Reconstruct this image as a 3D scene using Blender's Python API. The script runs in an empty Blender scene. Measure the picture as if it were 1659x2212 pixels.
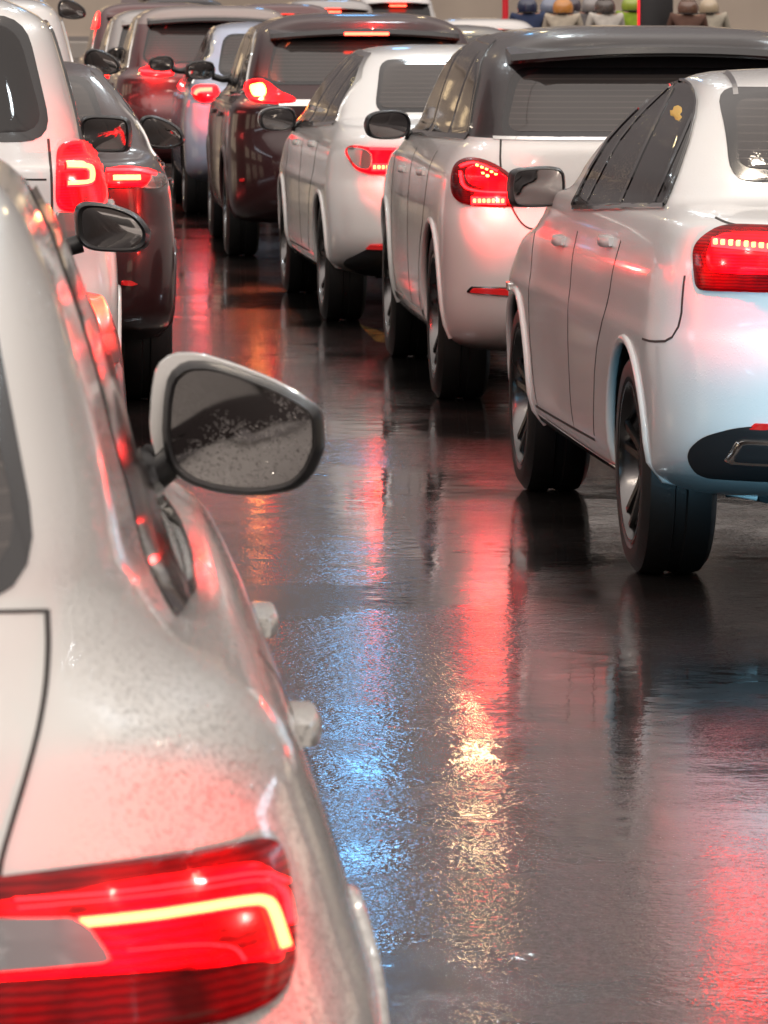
import bpy, bmesh, math, random
from mathutils import Vector, Matrix
from mathutils.bvhtree import BVHTree
R = math.radians
random.seed(7)
S = bpy.context.scene
COL = S.collection

# ------------------------------------------------------------------ camera
F = 11800.0 / 2212.0                     # focal length in picture heights
cam = bpy.data.objects.new('camera', bpy.data.cameras.new('camera'))
COL.objects.link(cam)
cam.data.sensor_fit = 'VERTICAL'; cam.data.sensor_height = 36; cam.data.sensor_width = 27
cam.data.lens = 36 * F
cam.data.shift_x = 829.5 / 2212.0; cam.data.shift_y = -1106.0 / 2212.0
cam.location = (0, 0, 1.75); cam.rotation_euler = (R(90), 0, 0)
cam.data.clip_start = 0.1; cam.data.clip_end = 3000
cam.data.dof.use_dof = True; cam.data.dof.focus_distance = 16.0; cam.data.dof.aperture_fstop = 22.0
S.camera = cam
S.view_settings.view_transform = 'Standard'; S.view_settings.look = 'None'
S.view_settings.exposure = 0.0; S.view_settings.gamma = 1.0
S.cycles.max_bounces = 6; S.cycles.glossy_bounces = 4; S.cycles.diffuse_bounces = 3
S.cycles.sample_clamp_indirect = 6.0
S.cycles.caustics_reflective = False; S.cycles.caustics_refractive = False
S.cycles.use_denoising = True

# ------------------------------------------------------------------ world: rain cloud over a lit city at night
w = bpy.data.worlds.new('World'); S.world = w; w.use_nodes = True
nt = w.node_tree; N = nt.nodes; Lk = nt.links
bg = N['Background']
tc = N.new('ShaderNodeTexCoord'); sep = N.new('ShaderNodeSeparateXYZ'); Lk.new(tc.outputs['Generated'], sep.inputs[0])
ramp = N.new('ShaderNodeValToRGB'); Lk.new(sep.outputs['Z'], ramp.inputs[0])
cr = ramp.color_ramp
cr.elements[0].position = 0.0; cr.elements[0].color = (0.20, 0.15, 0.14, 1)
cr.elements[1].position = 1.0; cr.elements[1].color = (0.74, 0.67, 0.625, 1)
e = cr.elements.new(0.10); e.color = (0.19, 0.162, 0.155, 1)
e = cr.elements.new(0.30); e.color = (0.25, 0.22, 0.215, 1)
e = cr.elements.new(0.55); e.color = (0.74, 0.665, 0.615, 1)
back = N.new('ShaderNodeMapRange'); Lk.new(sep.outputs['Y'], back.inputs['Value'])
back.inputs['From Min'].default_value = 0.6; back.inputs['From Max'].default_value = -0.6
back.inputs['To Min'].default_value = 0.0; back.inputs['To Max'].default_value = 1.9
sky = N.new('ShaderNodeTexSky'); sky.sky_type = 'NISHITA'; sky.sun_disc = False
sky.sun_elevation = R(-4); sky.sun_rotation = R(200)
mul = N.new('ShaderNodeVectorMath'); mul.operation = 'SCALE'
hi = N.new('ShaderNodeMapRange'); Lk.new(sep.outputs['Z'], hi.inputs['Value']); hi.inputs['From Min'].default_value = .08; hi.inputs['From Max'].default_value = .5
bm1 = N.new('ShaderNodeMath'); bm1.operation = 'MULTIPLY_ADD'; Lk.new(back.outputs[0], bm1.inputs[0]); Lk.new(hi.outputs[0], bm1.inputs[1]); bm1.inputs[2].default_value = 1.0
Lk.new(ramp.outputs[0], mul.inputs[0]); Lk.new(bm1.outputs[0], mul.inputs['Scale'])
sk = N.new('ShaderNodeVectorMath'); sk.operation = 'SCALE'; Lk.new(sky.outputs[0], sk.inputs[0]); sk.inputs['Scale'].default_value = 0.1
add = N.new('ShaderNodeVectorMath'); add.operation = 'ADD'
Lk.new(mul.outputs[0], add.inputs[0]); Lk.new(sk.outputs[0], add.inputs[1])
Lk.new(add.outputs[0], bg.inputs['Color']); bg.inputs['Strength'].default_value = 1.0

# ------------------------------------------------------------------ materials
MATS = {}
def mat(name, base=(.5, .5, .5), rough=.5, metal=0., coat=0., coat_rough=.05, emis=None, es=0., spec=.5, ior=1.5):
    if name in MATS: return MATS[name]
    m = bpy.data.materials.new(name); m.use_nodes = True
    b = m.node_tree.nodes['Principled BSDF']
    b.inputs['Base Color'].default_value = (*base, 1); b.inputs['Roughness'].default_value = rough
    b.inputs['Metallic'].default_value = metal; b.inputs['Coat Weight'].default_value = coat
    b.inputs['Coat Roughness'].default_value = coat_rough
    b.inputs['Specular IOR Level'].default_value = spec; b.inputs['IOR'].default_value = ior
    if emis: b.inputs['Emission Color'].default_value = (*emis, 1); b.inputs['Emission Strength'].default_value = es
    MATS[name] = m; return m
def nodes(m):
    return m.node_tree.nodes, m.node_tree.links, m.node_tree.nodes['Principled BSDF']
def drops(m, scale=110., strength=.35, dist=.003, cover=.5, lo=0., bead_shade=None, side=False):
    """rain beads: a bump of domes over the paint, gathered where the patch noise is high"""
    n, l, b = nodes(m)
    t = n.new('ShaderNodeTexCoord')
    nz = n.new('ShaderNodeTexNoise'); nz.inputs['Scale'].default_value = scale * .9; nz.inputs['Detail'].default_value = 1
    l.new(t.outputs['Object'], nz.inputs['Vector'])
    mxv = n.new('ShaderNodeMix'); mxv.data_type = 'VECTOR'; mxv.inputs['Factor'].default_value = .012
    l.new(t.outputs['Object'], mxv.inputs[4]); l.new(nz.outputs['Color'], mxv.inputs[5])
    v = n.new('ShaderNodeTexVoronoi'); v.inputs['Scale'].default_value = scale; v.inputs['Randomness'].default_value = 1
    l.new(mxv.outputs[1], v.inputs['Vector'])
    mr = n.new('ShaderNodeMapRange'); mr.interpolation_type = 'SMOOTHSTEP'
    mr.inputs['From Min'].default_value = .42; mr.inputs['From Max'].default_value = .22
    l.new(v.outputs['Distance'], mr.inputs['Value'])
    pn = n.new('ShaderNodeTexNoise'); pn.inputs['Scale'].default_value = 3.0; pn.inputs['Detail'].default_value = 3
    l.new(t.outputs['Object'], pn.inputs['Vector'])
    pm = n.new('ShaderNodeMapRange'); pm.inputs['From Min'].default_value = cover - .12; pm.inputs['From Max'].default_value = cover + .08
    pm.inputs['To Min'].default_value = lo
    l.new(pn.outputs['Fac'], pm.inputs['Value'])
    mm = n.new('ShaderNodeMath'); mm.operation = 'MULTIPLY'; l.new(mr.outputs[0], mm.inputs[0]); l.new(pm.outputs[0], mm.inputs[1])
    if side:                                             # the beads lie on the flank, the tailgate has run dry
        sx = n.new('ShaderNodeSeparateXYZ'); l.new(t.outputs['Object'], sx.inputs[0])
        wob = n.new('ShaderNodeMath'); wob.operation = 'MULTIPLY_ADD'; l.new(pn.outputs['Fac'], wob.inputs[0]); wob.inputs[1].default_value = .25; l.new(sx.outputs['X'], wob.inputs[2])
        sr = n.new('ShaderNodeMapRange'); sr.interpolation_type = 'SMOOTHSTEP'; l.new(wob.outputs[0], sr.inputs['Value']); sr.inputs['From Min'].default_value = .66; sr.inputs['From Max'].default_value = .84
        m2 = n.new('ShaderNodeMath'); m2.operation = 'MULTIPLY'; l.new(mm.outputs[0], m2.inputs[0]); l.new(sr.outputs[0], m2.inputs[1]); mm = m2
    bp = n.new('ShaderNodeBump'); bp.inputs['Strength'].default_value = strength; bp.inputs['Distance'].default_value = dist
    l.new(mm.outputs[0], bp.inputs['Height'])
    l.new(bp.outputs[0], b.inputs['Coat Normal']); l.new(bp.outputs[0], b.inputs['Normal'])
    if bead_shade:                                             # the darker look of the beads is painted into the base colour
        mc = n.new('ShaderNodeMix'); mc.data_type = 'RGBA'; l.new(mm.outputs[0], mc.inputs['Factor'])
        mc.inputs[6].default_value = b.inputs['Base Color'].default_value; mc.inputs[7].default_value = (*bead_shade, 1)
        l.new(mc.outputs[2], b.inputs['Base Color'])
    return m
def mottle(m, a, c, scale=2.5):
    n, l, b = nodes(m); t = n.new('ShaderNodeTexCoord')
    nz = n.new('ShaderNodeTexNoise'); nz.inputs['Scale'].default_value = scale; nz.inputs['Detail'].default_value = 5
    l.new(t.outputs['Object'], nz.inputs['Vector'])
    x = n.new('ShaderNodeMix'); x.data_type = 'RGBA'; x.inputs[6].default_value = (*a, 1); x.inputs[7].default_value = (*c, 1)
    mr = n.new('ShaderNodeMapRange'); mr.inputs['From Min'].default_value = .35; mr.inputs['From Max'].default_value = .65
    l.new(nz.outputs['Fac'], mr.inputs['Value']); l.new(mr.outputs[0], x.inputs['Factor']); l.new(x.outputs[2], b.inputs['Base Color'])
    return m
def paint(name, c, near=False, rough=.32, cr_=.06):
    k = 'near_' + name if near else name
    if k in MATS: return MATS[k]
    m = mat(k, c, rough, 0, 1.0, cr_)
    if max(c) < .06: nodes(m)[2].inputs['Specular IOR Level'].default_value = .2; nodes(m)[2].inputs['Coat Weight'].default_value = .7
    if near == 'beaded': drops(m, 165, .9, .003, .40, .85, bead_shade=tuple(v * .70 for v in c), side=True)
    elif near: drops(m, 95, .14, .002, .52, .10)
    return m
WHITE = (.72, .70, .68)
BLACKP = mat('black_plastic', (.018, .017, .018), .38, 0, 0)
GLOSSB = mat('gloss_black', (.010, .009, .010), .15, 0, .4, .05)
LINER = mat('wheel_arch_liner', (.008, .007, .007), .8)
RUBBER = drops(mat('tyre_rubber', (.007, .0065, .0065), .5), 60, .2, .002, .5, .2)
CHROME = mat('chrome', (.75, .74, .72), .08, 1.0)
ALLOY = mat('alloy_rim', (.13, .125, .125), .22, 1.0)
GLASS = mat('tinted_glass', (.018, .016, .016), .04, 0, .6, .02)
n_, l_, b_ = nodes(GLASS); b_.inputs['Specular IOR Level'].default_value = .35; b_.inputs['Coat Weight'].default_value = 0
drops(GLASS, 120, .12, .002, .55, .0)
GLASSG = mat('grey_rear_glass', (.085, .075, .070), .05, 0, .25, .03)
drops(GLASSG, 90, .03, .002, .5, .1)
n_, l_, b_ = nodes(GLASSG); t_ = n_.new('ShaderNodeTexCoord'); wv = n_.new('ShaderNodeTexWave'); wv.bands_direction = 'Z'; wv.inputs['Scale'].default_value = 13; wv.inputs['Distortion'].default_value = 0
l_.new(t_.outputs['Object'], wv.inputs['Vector']); cr_ = n_.new('ShaderNodeValToRGB'); l_.new(wv.outputs['Fac'], cr_.inputs[0])
cr_.color_ramp.elements[0].position = .86; cr_.color_ramp.elements[0].color = (.040, .034, .032, 1); cr_.color_ramp.elements[1].position = .97; cr_.color_ramp.elements[1].color = (.065, .055, .05, 1)
l_.new(cr_.outputs[0], b_.inputs['Base Color'])
MIRR = mat('mirror_glass', (.30, .28, .27), .03, 1.0)
MIRRW = mat('wet_mirror_glass', (.32, .30, .29), .05, 1.0); drops(MIRRW, 150, .45, .0015, .54, .0)
SEAM = mat('panel_gap', (.035, .030, .028), .7)
CLEARL = mat('clear_lamp_lens', (.42, .36, .34), .12, .6, 1.0, .02)
PLATE = mat('number_plate', (.55, .53, .50), .4)
REFL = mat('red_reflector', (.35, .01, .01), .2, 0, 1, .03, (1, .02, .02), .25)

def emit(name, col, s, base=(.3, .01, .01)):
    return mat(name, base, .25, 0, .5, .05, col, s)
LENS = emit('tail_lamp_lens', (1, .0004, .003), .55, (.04, .001, .002)); nodes(LENS)[2].inputs['Coat Weight'].default_value = .25; nodes(LENS)[2].inputs['Specular IOR Level'].default_value = .2
n_, l_, b_ = nodes(LENS)                                   # lit ribs and cells inside the lamp
t_ = n_.new('ShaderNodeTexCoord'); wv = n_.new('ShaderNodeTexWave'); wv.wave_type = 'BANDS'; wv.bands_direction = 'Z'
wv.inputs['Scale'].default_value = 34; wv.inputs['Distortion'].default_value = 1.5
nz_ = n_.new('ShaderNodeTexNoise'); nz_.inputs['Scale'].default_value = 9; nz_.inputs['Detail'].default_value = 2
l_.new(t_.outputs['Object'], nz_.inputs['Vector']); l_.new(t_.outputs['Object'], wv.inputs['Vector'])
mn_ = n_.new('ShaderNodeMapRange'); mn_.inputs['From Min'].default_value = .36; mn_.inputs['From Max'].default_value = .66; mn_.inputs['To Min'].default_value = .8; mn_.inputs['To Max'].default_value = 15.0
l_.new(nz_.outputs['Fac'], mn_.inputs['Value'])
mr_ = n_.new('ShaderNodeMapRange'); mr_.inputs['To Min'].default_value = .30; mr_.inputs['To Max'].default_value = 1.
l_.new(wv.outputs['Fac'], mr_.inputs['Value']); mx_ = n_.new('ShaderNodeMath'); mx_.operation = 'MULTIPLY'
l_.new(mr_.outputs[0], mx_.inputs[0]); l_.new(mn_.outputs[0], mx_.inputs[1]); l_.new(mx_.outputs[0], b_.inputs['Emission Strength'])
LENSDIM = LENS.copy(); LENSDIM.name = 'dim_tail_lamp_lens'
for q_ in LENSDIM.node_tree.nodes:
    if q_.type == 'MAP_RANGE' and q_.inputs['To Max'].default_value > 2: q_.inputs['To Min'].default_value = .03; q_.inputs['To Max'].default_value = .45
BRAKE = emit('brake_light_glow', (1, .095, .028), 20.0)
BRAKEF = emit('far_brake_light_glow', (1, .05, .025), 16.0)
HALO = emit('light_guide_edge', (1, .004, .006), 18.0)
BLINK = emit('indicator_glow', (1, .30, .05), 18.0, (.5, .2, .02))

# ------------------------------------------------------------------ object helpers
def link(o, parent=None):
    COL.objects.link(o)
    if parent: o.parent = parent
    return o
def mesh_obj(name, bm, mats, parent=None, smooth=35, loc=None):
    me = bpy.data.meshes.new(name); bm.normal_update(); bm.to_mesh(me); bm.free()
    for m in (mats if isinstance(mats, (list, tuple)) else [mats]): me.materials.append(m)
    if smooth:
        for p in me.polygons: p.use_smooth = True
        me.set_sharp_from_angle(angle=R(smooth))
    o = bpy.data.objects.new(name, me); link(o, parent)
    if loc: o.location = loc
    return o
def empty(name, loc, label, cat, group=None, rz=0):
    o = bpy.data.objects.new(name, None); link(o); o.location = loc; o.rotation_euler = (0, 0, rz)
    o.empty_display_size = .2
    o['label'] = label; o['category'] = cat
    if group: o['group'] = group
    return o
def box(bm, x0, x1, y0, y1, z0, z1, mi=0, bev=0):
    vs = [bm.verts.new((x, y, z)) for x in (x0, x1) for y in (y0, y1) for z in (z0, z1)]
    fs = []
    for idx in ((0, 1, 3, 2), (4, 6, 7, 5), (0, 4, 5, 1), (2, 3, 7, 6), (0, 2, 6, 4), (1, 5, 7, 3)):
        f = bm.faces.new([vs[i] for i in idx]); f.material_index = mi; fs.append(f)
    if bev:
        es = list({e for f in fs for e in f.edges})
        bmesh.ops.bevel(bm, geom=es, offset=bev, segments=2, affect='EDGES', profile=.5)
def loft(bm, rings, mi=0, cap0=True, cap1=True):
    vr = [[bm.verts.new(p) for p in r] for r in rings]
    n = len(vr[0])
    for a, b in zip(vr, vr[1:]):
        for i in range(n):
            f = bm.faces.new((a[i], a[(i + 1) % n], b[(i + 1) % n], b[i])); f.material_index = mi
    if cap0: bm.faces.new(list(reversed(vr[0]))).material_index = mi
    if cap1: bm.faces.new(vr[-1]).material_index = mi
    return vr
def tube(bm, pts, r, n=8, mi=0):
    pts = [Vector(p) for p in pts]; rings = []
    for i, p in enumerate(pts):
        d = (pts[min(i + 1, len(pts) - 1)] - pts[max(i - 1, 0)]).normalized()
        a = d.orthogonal().normalized() if i == 0 else (a - d * a.dot(d)).normalized()
        b = d.cross(a); rr = r[i] if isinstance(r, (list, tuple)) else r
        rings.append([p + (a * math.cos(t * 2 * math.pi / n) + b * math.sin(t * 2 * math.pi / n)) * rr for t in range(n)])
    loft(bm, rings, mi)
def chaikin(p, it=2, closed=True):
    for _ in range(it):
        q = []; n = len(p)
        rng = range(n) if closed else range(n - 1)
        if not closed: q.append(p[0])
        for i in rng:
            a, b = p[i], p[(i + 1) % n]
            q.append((a[0] * .78 + b[0] * .22, a[1] * .78 + b[1] * .22)); q.append((a[0] * .22 + b[0] * .78, a[1] * .22 + b[1] * .78))
        if not closed: q.append(p[-1])
        p = q
    return p
def fillet(p, r=None, k=5):                             # corners rounded by a fixed radius
    w_ = max(q[0] for q in p) - min(q[0] for q in p); h_ = max(q[1] for q in p) - min(q[1] for q in p)
    r = r or .26 * min(w_, h_); out = []; n = len(p)
    for i in range(n):
        a, b, c = p[i - 1], p[i], p[(i + 1) % n]
        la = math.dist(a, b) or 1e-6; lc = math.dist(b, c) or 1e-6
        ta = min(r / la, .46); tc_ = min(r / lc, .46)
        A = (b[0] + (a[0] - b[0]) * ta, b[1] + (a[1] - b[1]) * ta); C_ = (b[0] + (c[0] - b[0]) * tc_, b[1] + (c[1] - b[1]) * tc_)
        for j in range(k + 1):
            t = j / k; u = 1 - t
            out.append((u * u * A[0] + 2 * u * t * b[0] + t * t * C_[0], u * u * A[1] + 2 * u * t * b[1] + t * t * C_[1]))
    return out
def dense(p, step, closed=True):
    q = []; n = len(p)
    for i in range(n if closed else n - 1):
        a, b = p[i], p[(i + 1) % n]
        k = max(1, int(math.ceil(math.dist(a, b) / step)))
        for j in range(k): q.append((a[0] + (b[0] - a[0]) * j / k, a[1] + (b[1] - a[1]) * j / k))
    if not closed: q.append(p[-1])
    return q
def catmull(rows, sub):
    out = []
    n = len(rows)
    for i in range(n - 1):
        p0, p1, p2, p3 = rows[max(i - 1, 0)], rows[i], rows[i + 1], rows[min(i + 2, n - 1)]
        for s in range(sub):
            t = s / sub
            r = []
            for a, b, c, d in zip(p0, p1, p2, p3):
                # limited tangents keep the surface from overshooting
                m1 = (c - a) / 2; m2 = (d - b) / 2; dl = c - b
                if dl == 0: m1 = m2 = 0
                else:
                    if m1 / dl < 0: m1 = 0
                    if m2 / dl < 0: m2 = 0
                    if abs(m1) > 2.4 * abs(dl): m1 = 2.4 * dl
                    if abs(m2) > 2.4 * abs(dl): m2 = 2.4 * dl
                t2, t3 = t * t, t * t * t
                r.append((2 * t3 - 3 * t2 + 1) * b + (t3 - 2 * t2 + t) * m1 + (-2 * t3 + 3 * t2) * c + (t3 - t2) * m2)
            out.append(r)
    out.append(list(rows[-1]))
    return out

# ------------------------------------------------------------------ car body: horizontal slices, rear at y=0, nose at y=L
def outline(z, yr, yf, hw, rx, ry, rxf, ryf, L, bow=.07, taper=.035, gt=0., zb=1.0, nexp=2.35):
    taper += gt * min(1, max(0, (z - zb) / .12))
    rx = min(rx, hw * .9); rxf = min(rxf, hw * .9)
    ln = yf - yr; ry = min(ry, ln * .45); ryf = min(ryf, ln * .45)
    h = []
    for i in range(9): h.append((i / 9 * (hw - rx), yr))
    K = 12
    for i in range(K):
        a = i / K * math.pi / 2
        h.append((hw - rx + rx * math.sin(a) ** (2 / nexp), yr + ry - ry * math.cos(a) ** (2 / nexp)))
    M = 34
    for i in range(M): h.append((hw, yr + ry + (ln - ry - ryf) * i / M))
    for i in range(K):
        a = i / K * math.pi / 2
        h.append((hw - rxf + rxf * max(math.cos(a), 0) ** (2 / nexp), yf - ryf + ryf * math.sin(a) ** (2 / nexp)))
    for i in range(8): h.append(((hw - rxf) * (1 - i / 7), yf))
    q = []
    mid = L * .5
    for x, y in h:
        u = (y - mid) / mid
        xx = x * (1 - taper * abs(u) ** 2.2)
        k = max(0, -u); kf = max(0, u)
        yy = y + bow * (x / hw) ** 2 * k ** 2 - bow * 1.6 * (x / hw) ** 2 * kf ** 2
        q.append((xx, yy))
    pts = [Vector((x, y, z)) for x, y in q]
    left = [Vector((-x, y, z)) for x, y in reversed(q[1:-1])]
    return pts + left
class Car: pass
def make_body(root, rows, L, pm, hw, axles, arch_r, arch_z, sub=3, two_tone=None, bow=.07, taper=.035, gt=.03, zb=1.0, body_name='body'):
    rr = catmull(rows, sub)
    bm = bmesh.new()
    loft(bm, [outline(*r, L, bow, taper, gt, zb) for r in rr])
    bmesh.ops.recalc_face_normals(bm, faces=bm.faces)
    mats = [pm, LINER] + ([two_tone[0]] if two_tone else [])
    if two_tone:
        for f in bm.faces:
            c = f.calc_center_median()
            if two_tone[1](c): f.material_index = 2
    o = mesh_obj(body_name, bm, mats, root)
    cutters = []
    for ya in axles:
        for s in (-1, 1):
            b2 = bmesh.new()
            n = 40
            x0, x1 = s * (hw - .33), s * (hw + .3)
            rings = [[Vector((x, ya + arch_r * math.cos(t * 2 * math.pi / n), arch_z + arch_r * math.sin(t * 2 * math.pi / n))) for t in range(n)] for x in (x0, x1)]
            loft(b2, rings, 1); bmesh.ops.recalc_face_normals(b2, faces=b2.faces)
            c = mesh_obj('arch_cutter', b2, [pm, LINER], root, 0)
            m = o.modifiers.new('arch', 'BOOLEAN'); m.operation = 'DIFFERENCE'; m.object = c; m.solver = 'EXACT'
            cutters.append(c)
    bpy.context.view_layer.update()
    dg = bpy.context.evaluated_depsgraph_get()
    me = bpy.data.meshes.new_from_object(o.evaluated_get(dg), depsgraph=dg)
    o.modifiers.clear(); o.data = me; me.name = body_name
    me.set_sharp_from_angle(angle=R(32))
    for c in cutters:
        cm = c.data; bpy.data.objects.remove(c); bpy.data.meshes.remove(cm)
    bm = bmesh.new()                                    # ray target without the wheel arches
    loft(bm, [outline(*r, L, bow, taper, gt, zb) for r in rr]); bmesh.ops.recalc_face_normals(bm, faces=bm.faces)
    bvh = BVHTree.FromBMesh(bm); bm.free()
    c = Car(); c.root = root; c.body = o; c.bvh = bvh; c.L = L; c.hw = hw
    return c

# ray maps: (u, v) -> origin, direction
def side_map(s):
    return lambda u, v: (Vector((s * 3, u, v)), Vector((-s, 0, 0)))
def rear_map(u, v): return Vector((u, -2, v)), Vector((0, 1, 0))
def front_map(u, v): return Vector((u, 8, v)), Vector((0, -1, 0))
def wrap_map(s, cx, cy, rad=.40):
    def f(u, v):                                        # u runs out from the centre and round the rear corner
        if u <= cx: return Vector((s * u, -2, v)), Vector((0, 1, 0))
        a = (u - cx) / rad
        d = Vector((s * math.sin(a), -math.cos(a), 0))
        return Vector((s * cx, cy, v)) + d * 3, -d
    return f
def hit(c, o, d, off):
    p, n, i, t = c.bvh.ray_cast(o, d)
    if p is None:
        p, n, i, t = c.bvh.find_nearest(o + d * 2.5)
    if n.dot(d) > 0: n = -n
    return p + n * off
def patch(c, name, pts, mp, m, off=.005, parent=None, sm=2, step=.028, rings=15, edge=.012, smooth=40, rad=None):
    pts = dense(fillet(pts, rad) if sm else pts, step)
    cx = sum(p[0] for p in pts) / len(pts); cy = sum(p[1] for p in pts) / len(pts)
    bm = bmesh.new(); R_ = []
    if edge: R_.append([hit(c, *mp(*p), -edge) for p in pts])
    for k in range(rings):
        f = 1 - k / rings
        if k == 0: f = 1
        R_.append([hit(c, *mp(cx + (p[0] - cx) * f, cy + (p[1] - cy) * f), off if k else off * .6) for p in pts])
    vr = [[bm.verts.new(p) for p in r] for r in R_]
    n = len(pts)
    for a, b in zip(vr, vr[1:]):
        for i in range(n): bm.faces.new((a[i], a[(i + 1) % n], b[(i + 1) % n], b[i]))
    cv = bm.verts.new(hit(c, *mp(cx, cy), off))
    for i in range(n): bm.faces.new((vr[-1][i], vr[-1][(i + 1) % n], cv))
    bmesh.ops.recalc_face_normals(bm, faces=bm.faces)
    return mesh_obj(name, bm, m, parent or c.root, smooth)
def ribbon(c, name, path, mp, width, m, off=.003, parent=None, sm=2, step=.04, th=.004, closed=False, rad=None):
    path = dense(fillet(path, rad) if closed else (chaikin(path, sm, closed) if sm else path), step, closed)
    n = len(path); A = []; B = []
    for i, p in enumerate(path):
        a = path[(i - 1) % n if closed else max(i - 1, 0)]; b = path[(i + 1) % n if closed else min(i + 1, n - 1)]
        dx, dy = b[0] - a[0], b[1] - a[1]; l = math.hypot(dx, dy) or 1
        nx, ny = -dy / l * width / 2, dx / l * width / 2
        A.append((p[0] + nx, p[1] + ny)); B.append((p[0] - nx, p[1] - ny))
    bm = bmesh.new()
    rows = [[bm.verts.new(hit(c, *mp(*p), o)) for p in Q] for Q, o in ((A, off - th), (A, off), (B, off), (B, off - th))]
    for r0, r1 in zip(rows, rows[1:]):
        for i in range(n if closed else n - 1):
            j = (i + 1) % n
            bm.faces.new((r0[i], r0[j], r1[j], r1[i]))
    bmesh.ops.recalc_face_normals(bm, faces=bm.faces)
    return mesh_obj(name, bm, m, parent or c.root, 30)

# ------------------------------------------------------------------ wheels, mirrors, handles
_wheel = {}
def lathe_x(bm, prof, n=40, mi=0):
    vr = [[bm.verts.new((x, r * math.cos(t * 2 * math.pi / n), r * math.sin(t * 2 * math.pi / n))) for t in range(n)] for x, r in prof]
    for a, b in zip(vr, vr[1:]):
        for i in range(n):
            f = bm.faces.new((a[i], a[(i + 1) % n], b[(i + 1) % n], b[i])); f.material_index = mi
def wheel(root, x, y, s, rad=.335, rim=.235, width=.225):
    """tyre and alloy rim, outer face on side s"""
    k = (rad, rim, width)
    if k not in _wheel:
        h = width / 2
        bm = bmesh.new()
        lathe_x(bm, [(-h * .8, rim * .98), (-h, rim + .02), (-h, rad - .035), (-h * .82, rad - .008), (-h * .5, rad), (-.02, rad), (-.015, rad - .008),
                     (.015, rad - .008), (.02, rad), (h * .5, rad), (h * .82, rad - .008), (h, rad - .035), (h, rim + .02), (h * .8, rim * .98)], 56)
        bmesh.ops.recalc_face_normals(bm, faces=bm.faces)
        t = mesh_obj('tyre', bm, RUBBER, None, 40); tm = t.data; bpy.data.objects.remove(t)
        bm = bmesh.new()
        lathe_x(bm, [(h * .98, rim + .004), (h * .98, rim - .006), (h * .80, rim - .018), (-h * .5, rim - .03), (-h * .5, .02)], 56)
        for i in range(10):                             # twin spokes
            a = (i // 2) * 2 * math.pi / 5 + (.16 if i % 2 else -.16)
            b2 = bmesh.new()
            rr = [(.04, .020, .018, h * .62), (.12, .016, .016, h * .70), (rim - .015, .013, .014, h * .88)]
            rings = []
            for r_, wy, dx, xx in rr:
                rings.append([Vector((xx - dx, wy, r_)), Vector((xx, wy * .7, r_)), Vector((xx, -wy * .7, r_)), Vector((xx - dx, -wy, r_))])
            loft(b2, rings); bmesh.ops.rotate(b2, verts=b2.verts, cent=(0, 0, 0), matrix=Matrix.Rotation(a, 3, 'X'))
            tmp = bpy.data.meshes.new('t'); b2.to_mesh(tmp); b2.free(); bm.from_mesh(tmp); bpy.data.meshes.remove(tmp)
        lathe_x(bm, [(h * .5, .065), (h * .68, .055), (h * .72, .03), (h * .72, .001)], 24)
        bmesh.ops.recalc_face_normals(bm, faces=bm.faces)
        r = mesh_obj('rim', bm, ALLOY, None, 35); rm = r.data; bpy.data.objects.remove(r)
        bm = bmesh.new(); lathe_x(bm, [(-.02, .02), (-.02, .15), (0.0, .15), (0.0, .02)], 32)
        d = mesh_obj('brake_disc', bm, ALLOY, None, 35); dm = d.data; bpy.data.objects.remove(d)
        _wheel[k] = (tm, rm, dm)
    tm, rm, dm = _wheel[k]
    w_ = bpy.data.objects.new('wheel', None); link(w_, root); w_.location = (x, y, rad - .004); w_.empty_display_size = .1
    if s < 0: w_.rotation_euler = (0, 0, math.pi)
    link(bpy.data.objects.new('tyre', tm), w_); link(bpy.data.objects.new('rim', rm), w_); link(bpy.data.objects.new('brake_disc', dm), w_)
    return w_
M_OVAL = [(-.10, -.045), (-.112, .01), (-.09, .06), (-.03, .072), (.05, .066), (.10, .045), (.115, .0), (.10, -.05), (.05, -.068), (-.05, -.068)]
M_SQUARE = [(-.10, -.06), (-.105, .0), (-.10, .065), (-.05, .078), (.06, .072), (.10, .062), (.11, .0), (.10, -.065), (.06, -.075), (-.05, -.072)]
M_TRAP = [(-.10, -.062), (-.113, .055), (-.085, .076), (.0, .068), (.07, .040), (.108, -.008), (.10, -.052), (.06, -.070)]
M_DROP = [(-.105, -.04), (-.115, .02), (-.095, .07), (-.05, .08), (.02, .058), (.08, .02), (.105, -.025), (.095, -.06), (.03, -.078), (-.06, -.07)]
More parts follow.
